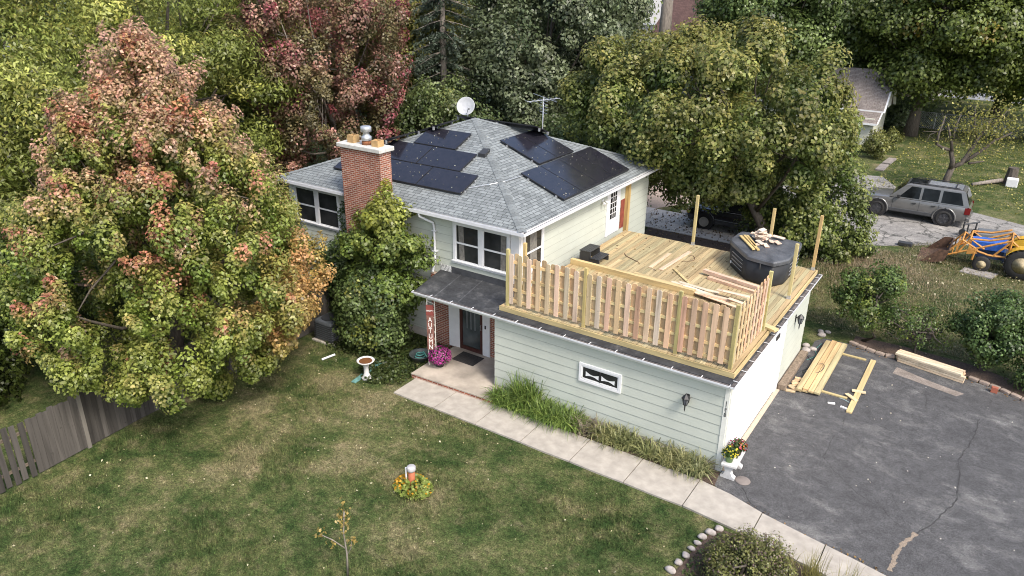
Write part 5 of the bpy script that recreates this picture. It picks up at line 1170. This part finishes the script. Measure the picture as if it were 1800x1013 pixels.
loc('golden locust just left of the red leaved tree', (-29.5, 12), 13, 4.6, 23, 220)
loc('dark yellow green locust farthest left in the background', (-38, 3), 14, 6, 24, 180)
tree('locust_tree', 'low golden locust branch mass left of the maple crown', (-24.5, -2.8, 0), (-24.2, -2.8, 4.6), (2.6, 2.6, 3.2), 110, (.6, 1.1), 200, .17, simple((.12, .16, .03), (.30, .31, .08), (.38, .36, .08), .3), 25, .14, flatten=.65, up=0, asp=.42)
def pal_red(P, ci, tip, rng, cc):
    m = ci.max()+1; k = rng.random(m); col = lerpc((.11, .11, .045), (.26, .21, .10), k[ci]*.6+tip*.4)
    turned = rng.random(m) < .72; w = turned[ci]*np.clip(tip*1.5+.1, 0, 1)*rng.uniform(.2, 1, len(ci))
    c2 = np.where((rng.random(m) < .45)[:, None], np.array([.48, .11, .16]), np.array([.46, .22, .19]))[ci]
    return jit(rng, col*(1-w[:, None])+c2*w[:, None], .22, ci)
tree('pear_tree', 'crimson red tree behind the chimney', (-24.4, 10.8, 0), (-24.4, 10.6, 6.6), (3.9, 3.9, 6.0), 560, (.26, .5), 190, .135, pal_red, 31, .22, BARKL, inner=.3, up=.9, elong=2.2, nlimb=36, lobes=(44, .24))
tree('elm_tree', 'golden green tree between the red tree and the spruce', (-27.5, 19.5, 0), (-27.2, 19.2, 7.6), (3.6, 3.6, 6.6), 240, (.6, 1.2), 220, .19, simple((.10, .125, .028), (.27, .26, .06), (.38, .34, .07), .4), 32, .22, up=.1, nlimb=18)
DG = simple((.06, .10, .036), (.18, .23, .10)); DG2 = simple((.065, .105, .032), (.20, .245, .09), (.25, .25, .06), .06)
tree('silver_maple_tree', 'large dark grey green tree directly behind the roof peak', (-18.6, 21.6, 0), (-18.4, 21.3, 6.2), (4.6, 4.4, 6.1), 400, (.5, 1.05), 210, .19, simple((.06, .09, .034), (.22, .25, .14), None, 0), 33, .28, up=.5, nlimb=20, lobes=(30, .28))
tree('silver_maple_tree', 'taller grey green tree behind the antenna', (-20.3, 28.4, 0), (-20.3, 28.2, 7.5), (3.7, 3.7, 7.0), 320, (.5, 1.1), 210, .21, simple((.065, .095, .04), (.235, .265, .15)), 34, .28, up=.5, lobes=(28, .28))
tree('bush_tree', 'dark low tree filling the gap behind the solar roof', (-13.2, 16.5, 0), (-13.2, 16.3, 2.6), (3.2, 2.4, 2.4), 130, (.5, .9), 190, .15, DG2, 35, .12)
tree('bush_tree', 'dark understorey tree behind the house left of the roof peak', (-21.5, 15.5, 0), (-21.3, 15.4, 3.0), (3.6, 2.4, 2.8), 150, (.5, 1.0), 190, .16, DG2, 36, .12)
# spruce with drooping boughs
def spruce(label, x, y, h, r, seed, green):
    rng = np.random.default_rng(seed); t = thing('spruce_tree', label, 'tree', (x, y, 0), 'spruces behind the house'); P = []; N = []; K = []; mb = MB()
    mb.tube([(x, y, 0), (x, y, h*.5), (x, y, h)], [.26, .17, .03], 9)
    for lev in range(30):
        z = 1.0+(h-1.4)*lev/29; rl = r*(1-(z/h))**.75+.25
        for k in range(9):
            a = rng.uniform(0, 6.28); L = rl*rng.uniform(.55, 1.1); d = np.array([math.cos(a), math.sin(a), 0])
            tip = np.array([x, y, z])+d*L+np.array([0, 0, -.32*L+rng.uniform(-.1, .2)])
            if rng.random() < .55: mb.tube([(x, y, z), tuple((np.array([x, y, z])+tip)/2+np.array([0, 0, .05])), tuple(tip)], [.03, .02, .006], 4)
            if rng.random() < .16: continue
            n = int(60*L+20); s = .15+.85*rng.random(n); side = rng.normal(size=n)*.22*(1.15-s)*L*.8; b = np.array([-d[1], d[0], 0])
            p = np.array([x, y, z])+d*(s*L)[:, None]+b*side[:, None]; p[:, 2] += -.32*L*s**1.3-np.abs(rng.normal(size=n))*.16-.05
            P.append(p); N.append(np.array([0, 0, 1.])+rng.normal(size=(n, 3))*.6); K.append(s)
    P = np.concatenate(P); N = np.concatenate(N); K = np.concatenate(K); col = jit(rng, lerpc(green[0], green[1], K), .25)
    cards('crown', P, N, .22*rng.uniform(.7, 1.3, len(P)), col, t, asp=.32, rng=rng); mb.build('trunk', BARKL, t, True)
spruce('tall spruce with a bare pale trunk left of the roof peak', -22.8, 17.6, 17, 3.0, 41, ((.03, .048, .03), (.13, .165, .115)))
spruce('darker spruce behind and right of the bare trunked one', -23.5, 24.5, 18, 3.4, 42, ((.026, .042, .026), (.11, .14, .095)))
# arborvitae and a lone trunk by the brown roof
def arbor(label, x, y, h, r, seed):
    rng = np.random.default_rng(seed); t = thing('arborvitae', label, 'tree', (x, y, 0), 'arborvitae by the brown roof'); n = 5200
    z = h*rng.random(n)**.9; rr_ = r*np.clip(1.25*(1-(z/h))**.55, 0, 1)*(.75+.3*rng.random(n)); a = rng.uniform(0, 6.283, n); d = np.stack([np.cos(a), np.sin(a), .25+0*a], 1)
    P = np.stack([x+rr_*np.cos(a), y+rr_*np.sin(a), z], 1); cards('crown', P, d+rng.normal(size=(n, 3))*.4, .24*np.ones(n), jit(rng, lerpc((.022, .04, .012), (.05, .075, .02), rng.random(n)), .25), t, rng=rng); MB().tube([(x, y, 0), (x, y, h*.8)], [.12, .04], 7).build('trunk', BARK, t)
arbor('slender dark arborvitae in front of the brown roof', -17.3, 37.5, 6.3, .75, 51); arbor('broad dark arborvitae left of the slender one', -18.6, 36.5, 5.3, 1.2, 52); arbor('dark arborvitae partly behind the driveway maple', -15.8, 38.5, 4.6, 1.1, 53)
t = thing('bare_trunk_tree', 'tall bare grey trunk in front of the brown roofed house', 'tree', (-22.2, 46.5, 0)); MB().tube([(-22.2, 46.5, 0), (-22.1, 46.5, 7), (-22.0, 46.4, 14)], [.62, .5, .4], 12).build('trunk', BARKL, t, True)
g_ = np.random.default_rng(54); P, N, ci, tip, cc = crown(g_, (-22, 46.4, 17), (4, 4, 3), 60, (.8, 1.3), 120); cards('crown', P, N, .28*np.ones(len(P)), jit(g_, lerpc((.04, .06, .02), (.10, .12, .04), tip), .2), t, rng=g_)
# big maples at the right
MG = simple((.07, .115, .026), (.20, .255, .06), (.28, .29, .06), .12); MGD = simple((.07, .115, .034), (.19, .25, .075)); MGY = simple((.07, .11, .025), (.21, .25, .055), (.38, .27, .05), .04)
def bigm(label, b, c, rad, seed, pal, nc=330, ls=.25): tree('sugar_maple_tree', label, (*b, 0), c, rad, nc, (.8, 1.7), 210, ls, pal, seed, .42, inner=.2, elong=1.15, up=.25, flatten=.75, rough=.10, nlimb=22, lobes=(26, .30))
bigm('large green maple with a thick dark trunk on the far lawn', (-2.4, 49.2), (-1.6, 49.3, 8.6), (6.2, 5.4, 5.6), 61, MGY, 380)
bigm('dark green maple behind the cream garage', (-11.0, 52.0), (-11.0, 51.5, 8.0), (6.5, 5.0, 6.4), 62, MGD, 330)
bigm('bright green maple at the top right corner', (5.5, 53.0), (5.2, 52.0, 9.2), (6.5, 5.5, 5.8), 63, MG, 380)
bigm('dark maple right of the brown roofed house', (-13.8, 46.2), (-13.4, 45.6, 8.4), (4.7, 3.6, 5.2), 64, MGD, 220)
bigm('maple crown behind the bright green one at the top right', (2.5, 62), (2.5, 62, 8.5), (7.5, 5, 6.5), 65, MG, 220, .3)
tree('dark_bush', 'dark bush in the shade left of the big maple trunk', (-5.2, 52.2, 0), (-5.2, 52.2, 1.3), (1.8, 1.2, 1.4), 50, (.4, .7), 130, .2, DG, 66, .06)
tree('dark_bush', 'dark low bush between garage gable and maple trunk', (-3.6, 54.5, 0), (-3.6, 54.5, 1.1), (2.4, 1.2, 1.3), 50, (.4, .7), 130, .2, DG, 67, .06)
# background trees that close the view
rb = random.Random(3); kinds = [YG, DG2, MG, simple((.06, .08, .02), (.17, .17, .04), (.34, .24, .04), .3), DG]
lab = ['far yellow green background tree left of the red tree top', 'far dark background tree behind the locusts', 'far green background tree above the left corner', 'far golden background tree behind the elm', 'far dark background tree behind the spruces', 'far background tree above the roof peak', 'far grey green background tree above the antenna', 'far background tree behind the white house', 'far background tree above the dark maple', 'far background tree above the cream garage', 'far background tree behind the far road, left', 'far background tree behind the far road, right']
for i, (x, y, h, r) in enumerate(((-44, 16, 14, 6.5), (-48, -2, 14, 7), (-40, -6, 12, 5.5), (-40, 26, 15, 6), (-36, 34, 15, 6), (-30, 38, 15, 6), (-24, 36, 14, 4.5), (-60, 84, 15, 8), (-14, 62, 14, 6), (-9, 82, 15, 8), (2, 86, 13, 8), (14, 84, 13, 8))):
    tree('background_tree', lab[i], (x, y, 0), (x, y, h*.52), (r, r, h*.48), 150, (.9, 1.8), 130, .32, kinds[[0, 1, 0, 3, 4, 1, 1, 2, 2, 4, 2, 2][i]], 70+i, .3, nlimb=8)
# bushes beyond the left fence
LB = simple((.035, .060, .014), (.11, .14, .03), (.22, .22, .04), .1)
for i, (x, y, rx, h) in enumerate(((-19.5, -9.5, 1.9, 2.6), (-21.5, -6.0, 2.4, 3.4), (-20.5, -1.5, 2.4, 3.0), (-19.0, 2.6, 1.6, 2.6), (-23.5, 1.5, 2.5, 4.0))):
    tree('garden_bush', ['dark green bush nearest the left edge beyond the fence', 'tall dark green bush at the left edge beyond the fence', 'green bush in the shade behind the maple trunk', 'green bush by the left corner of the house', 'tall green bush below the locusts left of the house'][i], (x, y, 0), (x, y, h*.5), (rx, rx, h*.5), 80, (.4, .8), 170, .14, LB, 90+i, .06, nlimb=6)
# gnarled apple tree
t = thing('apple_tree', 'gnarled old apple tree with sparse yellow leaves behind the silver suv', 'tree', (1.55, 33.2, 0)); rng = np.random.default_rng(99); kx = .0041
def ap(px, py, dep=0): s = (px-590)*kx; return (1.55+s*.834-dep*.55, 33.2+s*.552+dep*.834, (1000-py)*kx*1.09)
w = MB()
for pts, r in (([(590, 1000), (610, 850), (650, 690)], (.24, .19, .17)), ([(640, 720), (610, 600), (600, 480), (450, 440), (350, 390), (340, 260), (410, 40)], (.15, .14, .11, .09, .08, .06, .03)), ([(600, 480), (560, 330), (470, 160)], (.09, .07, .04)), ([(580, 330), (560, 200), (620, 10)], (.06, .05, .03)), ([(650, 690), (770, 640), (870, 450), (900, 320), (1000, 200), (1020, 60)], (.15, .13, .11, .09, .06, .03)), ([(800, 620), (960, 510), (1170, 340), (1340, 230)], (.12, .10, .07, .03)), ([(870, 640), (1100, 620)], (.08, .03)), ([(900, 320), (820, 150), (780, -80)], (.06, .04, .02)), ([(1000, 200), (1150, 60), (1250, -100)], (.05, .04, .015)), ([(410, 210), (250, 280), (180, 380)], (.03, .02, .01)), ([(340, 240), (140, 240)], (.025, .01))):
    w.tube([ap(a, b, rng.normal()*.12*(i > 0)) for i, (a, b) in enumerate(pts)], list(r), 7)
for i in range(60):
    a = ap(rng.uniform(330, 1300), rng.uniform(-80, 480), rng.normal()*.4); w.tube([a, np.array(a)+rng.normal(size=3)*.45], [.012, .004], 4)
w.build('trunk', BARK, t, True); n = 1700; px = rng.normal(950, 270, n); py = rng.normal(140, 170, n); P = np.array([ap(a, b, d) for a, b, d in zip(px, py, rng.normal(size=n)*.9)])
cards('crown', P, rng.normal(size=(n, 3))+np.array([0, 0, .6]), .13*rng.uniform(.7, 1.3, n), jit(rng, lerpc((.14, .16, .03), (.42, .38, .10), rng.random(n)), .2), t, rng=rng)
# ------------------------------------------------------------------ shrubs
SB = simple((.045, .085, .024), (.15, .215, .05), (.26, .29, .05), .12)
tree('viburnum_shrub', 'round topped green shrub nearest the garage on the driveway bed', (1.55, 9.95, 0), (1.5, 10.1, 1.6), (.82, .8, 1.1), 110, (.18, .36), 130, .085, SB, 101, .05, nlimb=14, lobes=(14, .34), elong=1.6, rough=.2)
tree('viburnum_shrub', 'sparse open shrub between the two dense ones', (3.2, 9.98, 0), (3.1, 10.1, 1.05), (1.15, .8, .65), 46, (.14, .30), 55, .075, SB, 102, .035, nlimb=26, inner=.1)
tree('viburnum_shrub', 'large dense dark green shrub with an orange leaf at the right edge', (5.1, 9.97, 0), (5.3, 10.1, 1.45), (.98, .95, 1.15), 120, (.2, .4), 150, .09, simple((.045, .09, .028), (.155, .225, .065)), 103, .05, nlimb=14, lobes=(18, .3), elong=1.6, rough=.2)
tree('viburnum_shrub', 'dark green shrub cut off by the right edge of the view', (6.5, 9.3, 0), (6.7, 9.4, .85), (.7, .7, .75), 60, (.22, .4), 150, .085, simple((.045, .09, .028), (.155, .225, .065)), 104, .05)
g_ = np.random.default_rng(5)
def pal_vine(P, ci, tip, rng, cc):
    m = ci.max()+1; zt = np.clip((cc[:, 2]-3.3)/2.2, 0, 1); k = rng.random(m); col = lerpc((.065, .115, .026), (.21, .28, .062), k[ci]*.4+tip*.6)
    w = np.clip(zt[ci]*1.3+rng.normal(size=len(ci))*.15-.1, 0, 1)*np.clip(.3+tip, 0, 1); return jit(rng, col*(1-w[:, None])+np.array([.36, .36, .07])*w[:, None], .2, ci)
tree('climbing_shrub', 'tall yellow topped climbing shrub growing up the right side of the chimney', (-11.7, .55, 0), (-11.7, .62, 2.75), (1.2, .66, 2.85), 230, (.16, .34), 120, .12, pal_vine, 111, .06, prof=[(-1, 1.0), (-.4, 1.1), (.1, 1.05), (.6, .85), (1, .75)], up=.25, rough=.26, inner=.22, elong=1.9, lobes=(24, .22))
tree('lilac_shrub', 'dense dark green shrub at the foot of the chimney', (-12.3, -.15, 0), (-12.05, .1, 1.35), (1.2, .85, 1.4), 180, (.25, .5), 170, .11, simple((.045, .08, .024), (.16, .215, .07), (.28, .29, .06), .06), 112, .06, up=.1, rough=.14, lobes=(22, .3), elong=1.5)
tree('lilac_shrub', 'dark green shrub left of the chimney above the air conditioner', (-13.7, .85, 0), (-13.75, .8, 1.9), (.95, .6, 1.5), 110, (.25, .45), 160, .105, simple((.04, .075, .024), (.14, .195, .064)), 113, .05, up=.1, rough=.2, elong=1.5)
t = thing('ivy_vine', 'thin ivy strand climbing the window left of the chimney', 'vine', (-14.4, 1.5, 2.6)); w = MB(); w.tube([(-14.3, 1.5, 1.8), (-14.5, 1.5, 2.8), (-14.4, 1.52, 3.6), (-14.6, 1.5, 4.3)], .012, 4); w.build('stem', BARK, t)
n = 260; z = 2.2+2.1*g_.random(n); P = np.stack([-14.45+.18*np.sin(z*3)+g_.normal(size=n)*.11, 1.47+g_.normal(size=n)*.03, z], 1); cards('foliage', P, np.tile((0, -1, .4), (n, 1))+g_.normal(size=(n, 3))*.4, .09*np.ones(n), jit(g_, np.tile((.05, .085, .025), (n, 1)), .3), t, rng=g_)
def pal_dome(P, ci, tip, rng, cc):
    col = lerpc((.085, .105, .028), (.25, .25, .08), tip+rng.normal(size=len(ci))*.2); w = (rng.random(len(ci)) < .16); col[w] = (.20, .14, .12); return jit(rng, col, .25, ci, .12)
tree('dome_shrub', 'clipped dome shaped shrub at the bottom edge beside the stones', (1.80, -3.4, 0), (1.80, -3.4, .42), (.84, .9, .58), 220, (.12, .22), 110, .05, pal_dome, 121, .03, inner=.1, rough=.03, nlimb=20, up=.6)
# thin sapling
t = thing('sapling', 'thin bare sapling with a few tan leaves on the lawn', 'sapling', (-5.27, -7.95, 0)); w = MB(); b = np.array([-5.27, -7.95, 0.]); rx_ = np.array([.83, .55, 0])
for pts, r in (([(0, 0), (.03, .6), (.0, 1.15), (.06, 1.75)], .018), ([(0.01, .75), (-.25, .98), (-.5, 1.12)], .010), ([(.02, .55), (.12, .75), (.16, 1.0)], .008)): w.tube([b+rx_*a+np.array([0, 0, z]) for a, z in pts], [r*1.3, r*1.1]+[r*.8]*(len(pts)-2), 6)
w.build('trunk', BARKL, t, True)
P = np.concatenate([b+rx_*.03+np.array([.0, 0, 1.5])+g_.normal(size=(90, 3))*np.array([.07, .07, .18]), b-rx_*.5+np.array([0, 0, 1.12])+g_.normal(size=(22, 3))*.07, b+rx_*.16+np.array([0, 0, .95])+g_.normal(size=(22, 3))*.06, b-rx_*.25+np.array([0, 0, .9])+g_.normal(size=(12, 3))*.06])
cards('foliage', P, g_.normal(size=(len(P), 3))+np.array([0, 0, .5]), .075*np.ones(len(P)), jit(g_, lerpc((.22, .18, .06), (.50, .36, .10), g_.random(len(P))), .2), t, rng=g_)
# nasturtium clump round the pipe
t = thing('flower_clump', 'clump of pale green and orange leaves round the orange pipe', 'plant', (-6.0, -5.05, 0)); n = 900
a = g_.uniform(0, 6.283, n); r_ = np.sqrt(g_.random(n)); P = np.stack([-5.98+.52*r_*np.cos(a), -5.0+.42*r_*np.sin(a), .08+.28*(1-r_**2)*g_.uniform(.5, 1.1, n)], 1)
cards('foliage', P, g_.normal(size=(n, 3))*.4+np.array([0, 0, 1]), .085*g_.uniform(.6, 1.2, n), jit(g_, lerpc((.16, .24, .04), (.40, .44, .12), g_.random(n)), .2), t, asp=1.0, rng=g_)
q = P[(P[:, 0] < -6.05)|(g_.random(n) < .12)]; q = q[g_.random(len(q)) < .35]+np.array([0, 0, .05]); cards('blossom', q, g_.normal(size=(len(q), 3))*.3+np.array([0, 0, 1]), .07*np.ones(len(q)), jit(g_, np.tile((.55, .30, .02), (len(q), 1)), .2), t, asp=1, rng=g_)
# day lilies and irises along the garage wall
def clump(label, x, y, r, n, h, lean, wd, c1, c2, seed, group):
    rng = np.random.default_rng(seed); t = thing('daylily_clump', label, 'plant', (x, y, .03), group); a = rng.uniform(0, 6.283, n); rad = r*np.sqrt(rng.random(n)); roots = np.stack([x+rad*np.cos(a), y+.75*rad*np.sin(a), np.full(n, .03)], 1)
    blades('foliage', roots, h*rng.uniform(.6, 1.2, n), lean*rng.uniform(.5, 1.3, n), wd, jit(rng, lerpc(c1, c2, rng.random(n)), .2), t, rng)
GA, GB = 'dark green daylilies along the garage wall', 'yellowing daylilies along the garage wall'
gl = ['first dark green daylily clump, against the porch slab', 'second dark green daylily clump from the porch', 'third dark green daylily clump from the porch', 'fourth dark green daylily clump from the porch', 'fifth dark green daylily clump, before the striped grass', 'dark green daylily clump behind the first, against the wall']
for i, (x, y) in enumerate(((-6.35, -.45), (-5.8, -.40), (-5.25, -.42), (-4.75, -.44), (-4.25, -.42), (-5.75, -.22))): clump(gl[i], x, y, .40, 420, 0.50 if i < 5 else .75, .52, .036, (.085, .155, .03), (.27, .35, .09), 130+i, GA)
gl = ['brownish striped plant between green and yellowing daylilies', 'first yellowing daylily clump right of the striped plant', 'second yellowing daylily clump, under the wall lantern side', 'third yellowing daylily clump from the striped plant', 'fourth yellowing daylily clump, second from the corner', 'last yellowing daylily clump at the garage corner']
for i, (x, y) in enumerate(((-3.7, -.38), (-3.05, -.40), (-2.5, -.36), (-1.75, -.38), (-1.15, -.40), (-.55, -.38))): clump(gl[i], x, y, .38, [150, 330, 300, 150, 360, 360][i], 0.42, .42, .036, [(.16, .13, .08), (.12, .14, .045), (.10, .13, .04), (.10, .13, .04), (.13, .15, .05), (.10, .13, .045)][i], [(.42, .36, .27), (.44, .42, .19), (.40, .40, .18), (.36, .36, .16), (.46, .44, .21), (.44, .43, .22)][i], 140+i, GB)
for i, (x, y, h) in enumerate(((2.9, -2.5, .5), (3.6, -2.7, .6), (4.3, -2.9, .55), (2.3, -2.55, .4))): clump(['dry ornamental grass right of the dome shrub', 'second dry ornamental grass from the dome shrub', 'dry ornamental grass nearest the bottom edge by the walkway', 'low dry grass tucked behind the dome shrub'][i], x, y, .25, 110, h, .25, .012, (.20, .20, .05), (.42, .36, .14), 150+i, 'dry grasses by the walkway')
for i, (x, y) in enumerate(((-3.6, 41.0), (-2.9, 42.2), (-3.1, 39.4))): tree('garden_perennial_bush', ['yellow green perennial by the cream garage corner', 'yellow green perennial farther along the garage bed', 'yellow green perennial nearest the plank slabs'][i], (x, y, 0), (x, y, .8), (.7, .6, .8), 26, (.2, .4), 60, .13, simple((.10, .13, .03), (.28, .27, .08)), 160+i, .03, nlimb=6)
# ivy ground cover round the bird bath and shrub
def cover(name, n, xr, yr, hz, size, c1, c2, seed, keep=None, asp=.8, zf=None, nup=1.0):
    rng = np.random.default_rng(seed); P = np.stack([rng.uniform(*xr, n), rng.uniform(*yr, n), rng.uniform(.01, hz, n)], 1)
    if keep is not None: P = P[keep(P, rng)]
    if zf: P[:, 2] += zf(P[:, 0], P[:, 1])
    m = len(P); o = cards(name, P, rng.normal(size=(m, 3))*.5+np.array([0, 0, nup]), size*rng.uniform(.5, 1.4, m), jit(rng, lerpc(c1, c2, rng.random(m)), .25), None, asp=asp, rng=rng); o['kind'] = 'stuff'; return o
cover('ivy_ground_cover', 9000, (-14.2, -9.6), (-2.2, 1.3), .14, .085, (.028, .05, .014), (.11, .14, .04), 170, lambda P, r: (P[:, 1] > -1.1+.25*np.sin(P[:, 0]*3)+.4*(P[:, 0] < -12.6)-.9*np.exp(-((P[:, 0]+10.2)/.8)**2)) & (np.hypot(P[:, 0]+10.12, P[:, 1]-.2) > .4))
# ------------------------------------------------------------------ grass, weeds, fallen leaves
def off_lawn(x, y): return ((y > -1.95-.05*np.maximum(x, 0)) & (x > -9.6)) | (x > .3) & (y > -6) | (y > 1.4)
rng = np.random.default_rng(200); n = 130000; x = rng.uniform(-14, 2, n); y = rng.uniform(-13.5, 1.2, n); k = ~off_lawn(x, y); x, y = x[k], y[k]; n = len(x)
dens = np.sin(x*1.3+y*.7)+np.sin(y*1.9-x*.6+1)+np.sin(x*3.1+y*2.3)*.5; H_ = .045+.02*rng.random(n)+.018*np.clip(dens, -1, 2)
roots = np.stack([x, y, np.zeros(n)], 1); g0 = rng.uniform(.55, 1.6, (n, 1)); cols = np.concatenate([g0, g0*rng.uniform(.95, 1.1, (n, 1)), g0], 1)
o = blades('lawn_grass', roots, H_, .045*rng.uniform(.4, 1.6, n), .017, cols, None, rng, GBLADE, 1); o['kind'] = 'stuff'
for nm, n, xr, yr, h, ln, wd, c1, c2, fn in (('bank_weeds', 46000, (-1.9, 9), (8.3, 23), .15, .14, .018, (.13, .14, .05), (.34, .28, .16), None), ('dry_weeds', 20000, (-1.8, 4.5), (13.0, 20.4), .24, .2, .016, (.20, .16, .09), (.44, .34, .22), None), ('far_lawn_grass', 30000, (-2, 14), (29, 60), .09, .08, .03, (.08, .12, .02), (.19, .21, .05), None)):
    x = rng.uniform(*xr, n); y = rng.uniform(*yr, n)
    if nm == 'bank_weeds': k = (y > 10.5-.0*x) & ~((x > -1) & (y > 21.0+.95*np.maximum(x-1.2, 0)+.3*x)) & ~((x < -.2) & (y > 18.4))
    elif nm == 'dry_weeds': k = np.exp(-((x-.6)/1.8)**2-((y-16.6)/2.6)**2) > rng.random(n)*.9
    else: k = (x > -2.2+(40-y)*.02) & (y > 32+.0*x) | (x > 4) & (y > 31)
    if nm != 'far_lawn_grass': k &= ~((x < 0.1) & (y < 8.7)) & ~((x < -1.0) & (y > 18.0)) & ~((y > 20.2) & (x < 1.2))
    x, y = x[k], y[k]; n = len(x); roots = np.stack([x, y, gz(x, y)], 1)
    o = blades(nm, roots, h*rng.uniform(.25, 1.1, n), ln*rng.uniform(.4, 1.4, n), wd, jit(rng, lerpc(c1, c2, rng.random(n)), .2), None, rng, None, 2); o['kind'] = 'stuff'
tree('weed_tuft_bush', 'low green weed clump on the bank behind the first shrub', (-.1, 17.4, 0), (-.1, 17.4, .75), (.7, .5, .4), 24, (.15, .3), 50, .12, simple((.05, .08, .02), (.15, .18, .05)), 210, .02, nlimb=4)
LY = ((.30, .25, .10), (.66, .60, .42))
cover('fallen_leaves', 1700, (-14, 2), (-13, 1), .05, .052, *LY, 220, lambda P, r: ~off_lawn(P[:, 0], P[:, 1]) & (r.random(len(P)) < np.clip(.15+.9*np.exp(-((P[:, 0]+11)/6)**2-((P[:, 1]+3)/4)**2), 0, 1)))
cover('fallen_leaves', 4500, (-2, 14), (30, 58), .10, .11, (.28, .27, .06), (.50, .44, .14), 221, lambda P, r: (P[:, 1] > 32) | (P[:, 0] > 4))
cover('fallen_leaves', 700, (0, 9), (9.6, 20), .25, .08, *LY, 222, lambda P, r: P[:, 1] > 10, zf=gz)
cover('fallen_leaves', 900, (1.2, 9), (7.6, 9.6), .03, .06, (.16, .08, .03), (.38, .22, .08), 223, lambda P, r: np.abs(P[:, 1]-np.interp(P[:, 0], [p[0] for p in epts], [p[1] for p in epts])+.15) < .16)
cover('fallen_leaves', 900, (.9, 7), (-2.4, -.6), .03, .055, (.20, .11, .04), (.42, .28, .10), 224, lambda P, r: np.abs(P[:, 1]-np.interp(P[:, 0], [.13, 1.48, 2.89, 3.87, 8], [-.62, -1.0, -1.25, -1.42, -2.25])) < .07, zf=lambda x, y: 0*x+.02)
cover('fallen_leaves', 420, (-10.6, -3.9), (17.1, 19.9), .02, .10, (.10, .07, .04), (.25, .17, .08), 225, zf=lambda x, y: 0*x+.05)
cover('fallen_leaves', 160, (-6.8, -.2), (2, 8.3), .01, .07, (.08, .05, .03), (.3, .2, .08), 226, zf=lambda x, y: 0*x+2.785)
cover('fallen_leaves', 45, (.4, 8), (-1, 8), .01, .05, (.5, .45, .35), (.8, .75, .65), 227, zf=lambda x, y: 0*x+.02)
cover('fallen_leaves', 900, (-9.4, -1.8), (9, 16.9), .04, .11, (.10, .06, .035), (.32, .22, .09), 229)
rng = np.random.default_rng(230); P = []
for f_, xr, yr, n in (('F', (-14.4, -9.9), (2.2, 5.2), 90), ('R', (-10.7, -7.3), (4.2, 9), 90)):
    for i in range(n):
        x, y = rng.uniform(*xr), rng.uniform(*yr); P.append((x, y, zroof(f_, x, y)+.118))
P = np.array(P); o = cards('fallen_leaves', P, rng.normal(size=(len(P), 3))*.2+np.array([0, 0, 1]), .045*rng.uniform(.5, 1.4, len(P)), jit(rng, lerpc((.55, .52, .4), (.8, .75, .55), rng.random(len(P))), .1), None, rng=rng); o['kind'] = 'stuff'

cover('bed_ground_ivy', 1500, (.55, 1.5), (-4.3, -2.2), .10, .05, (.04, .075, .02), (.13, .17, .05), 240, lambda P, r: P[:, 0] > np.interp(P[:, 1], [-4, -3.1, -2.1], [.45, .6, .85]))
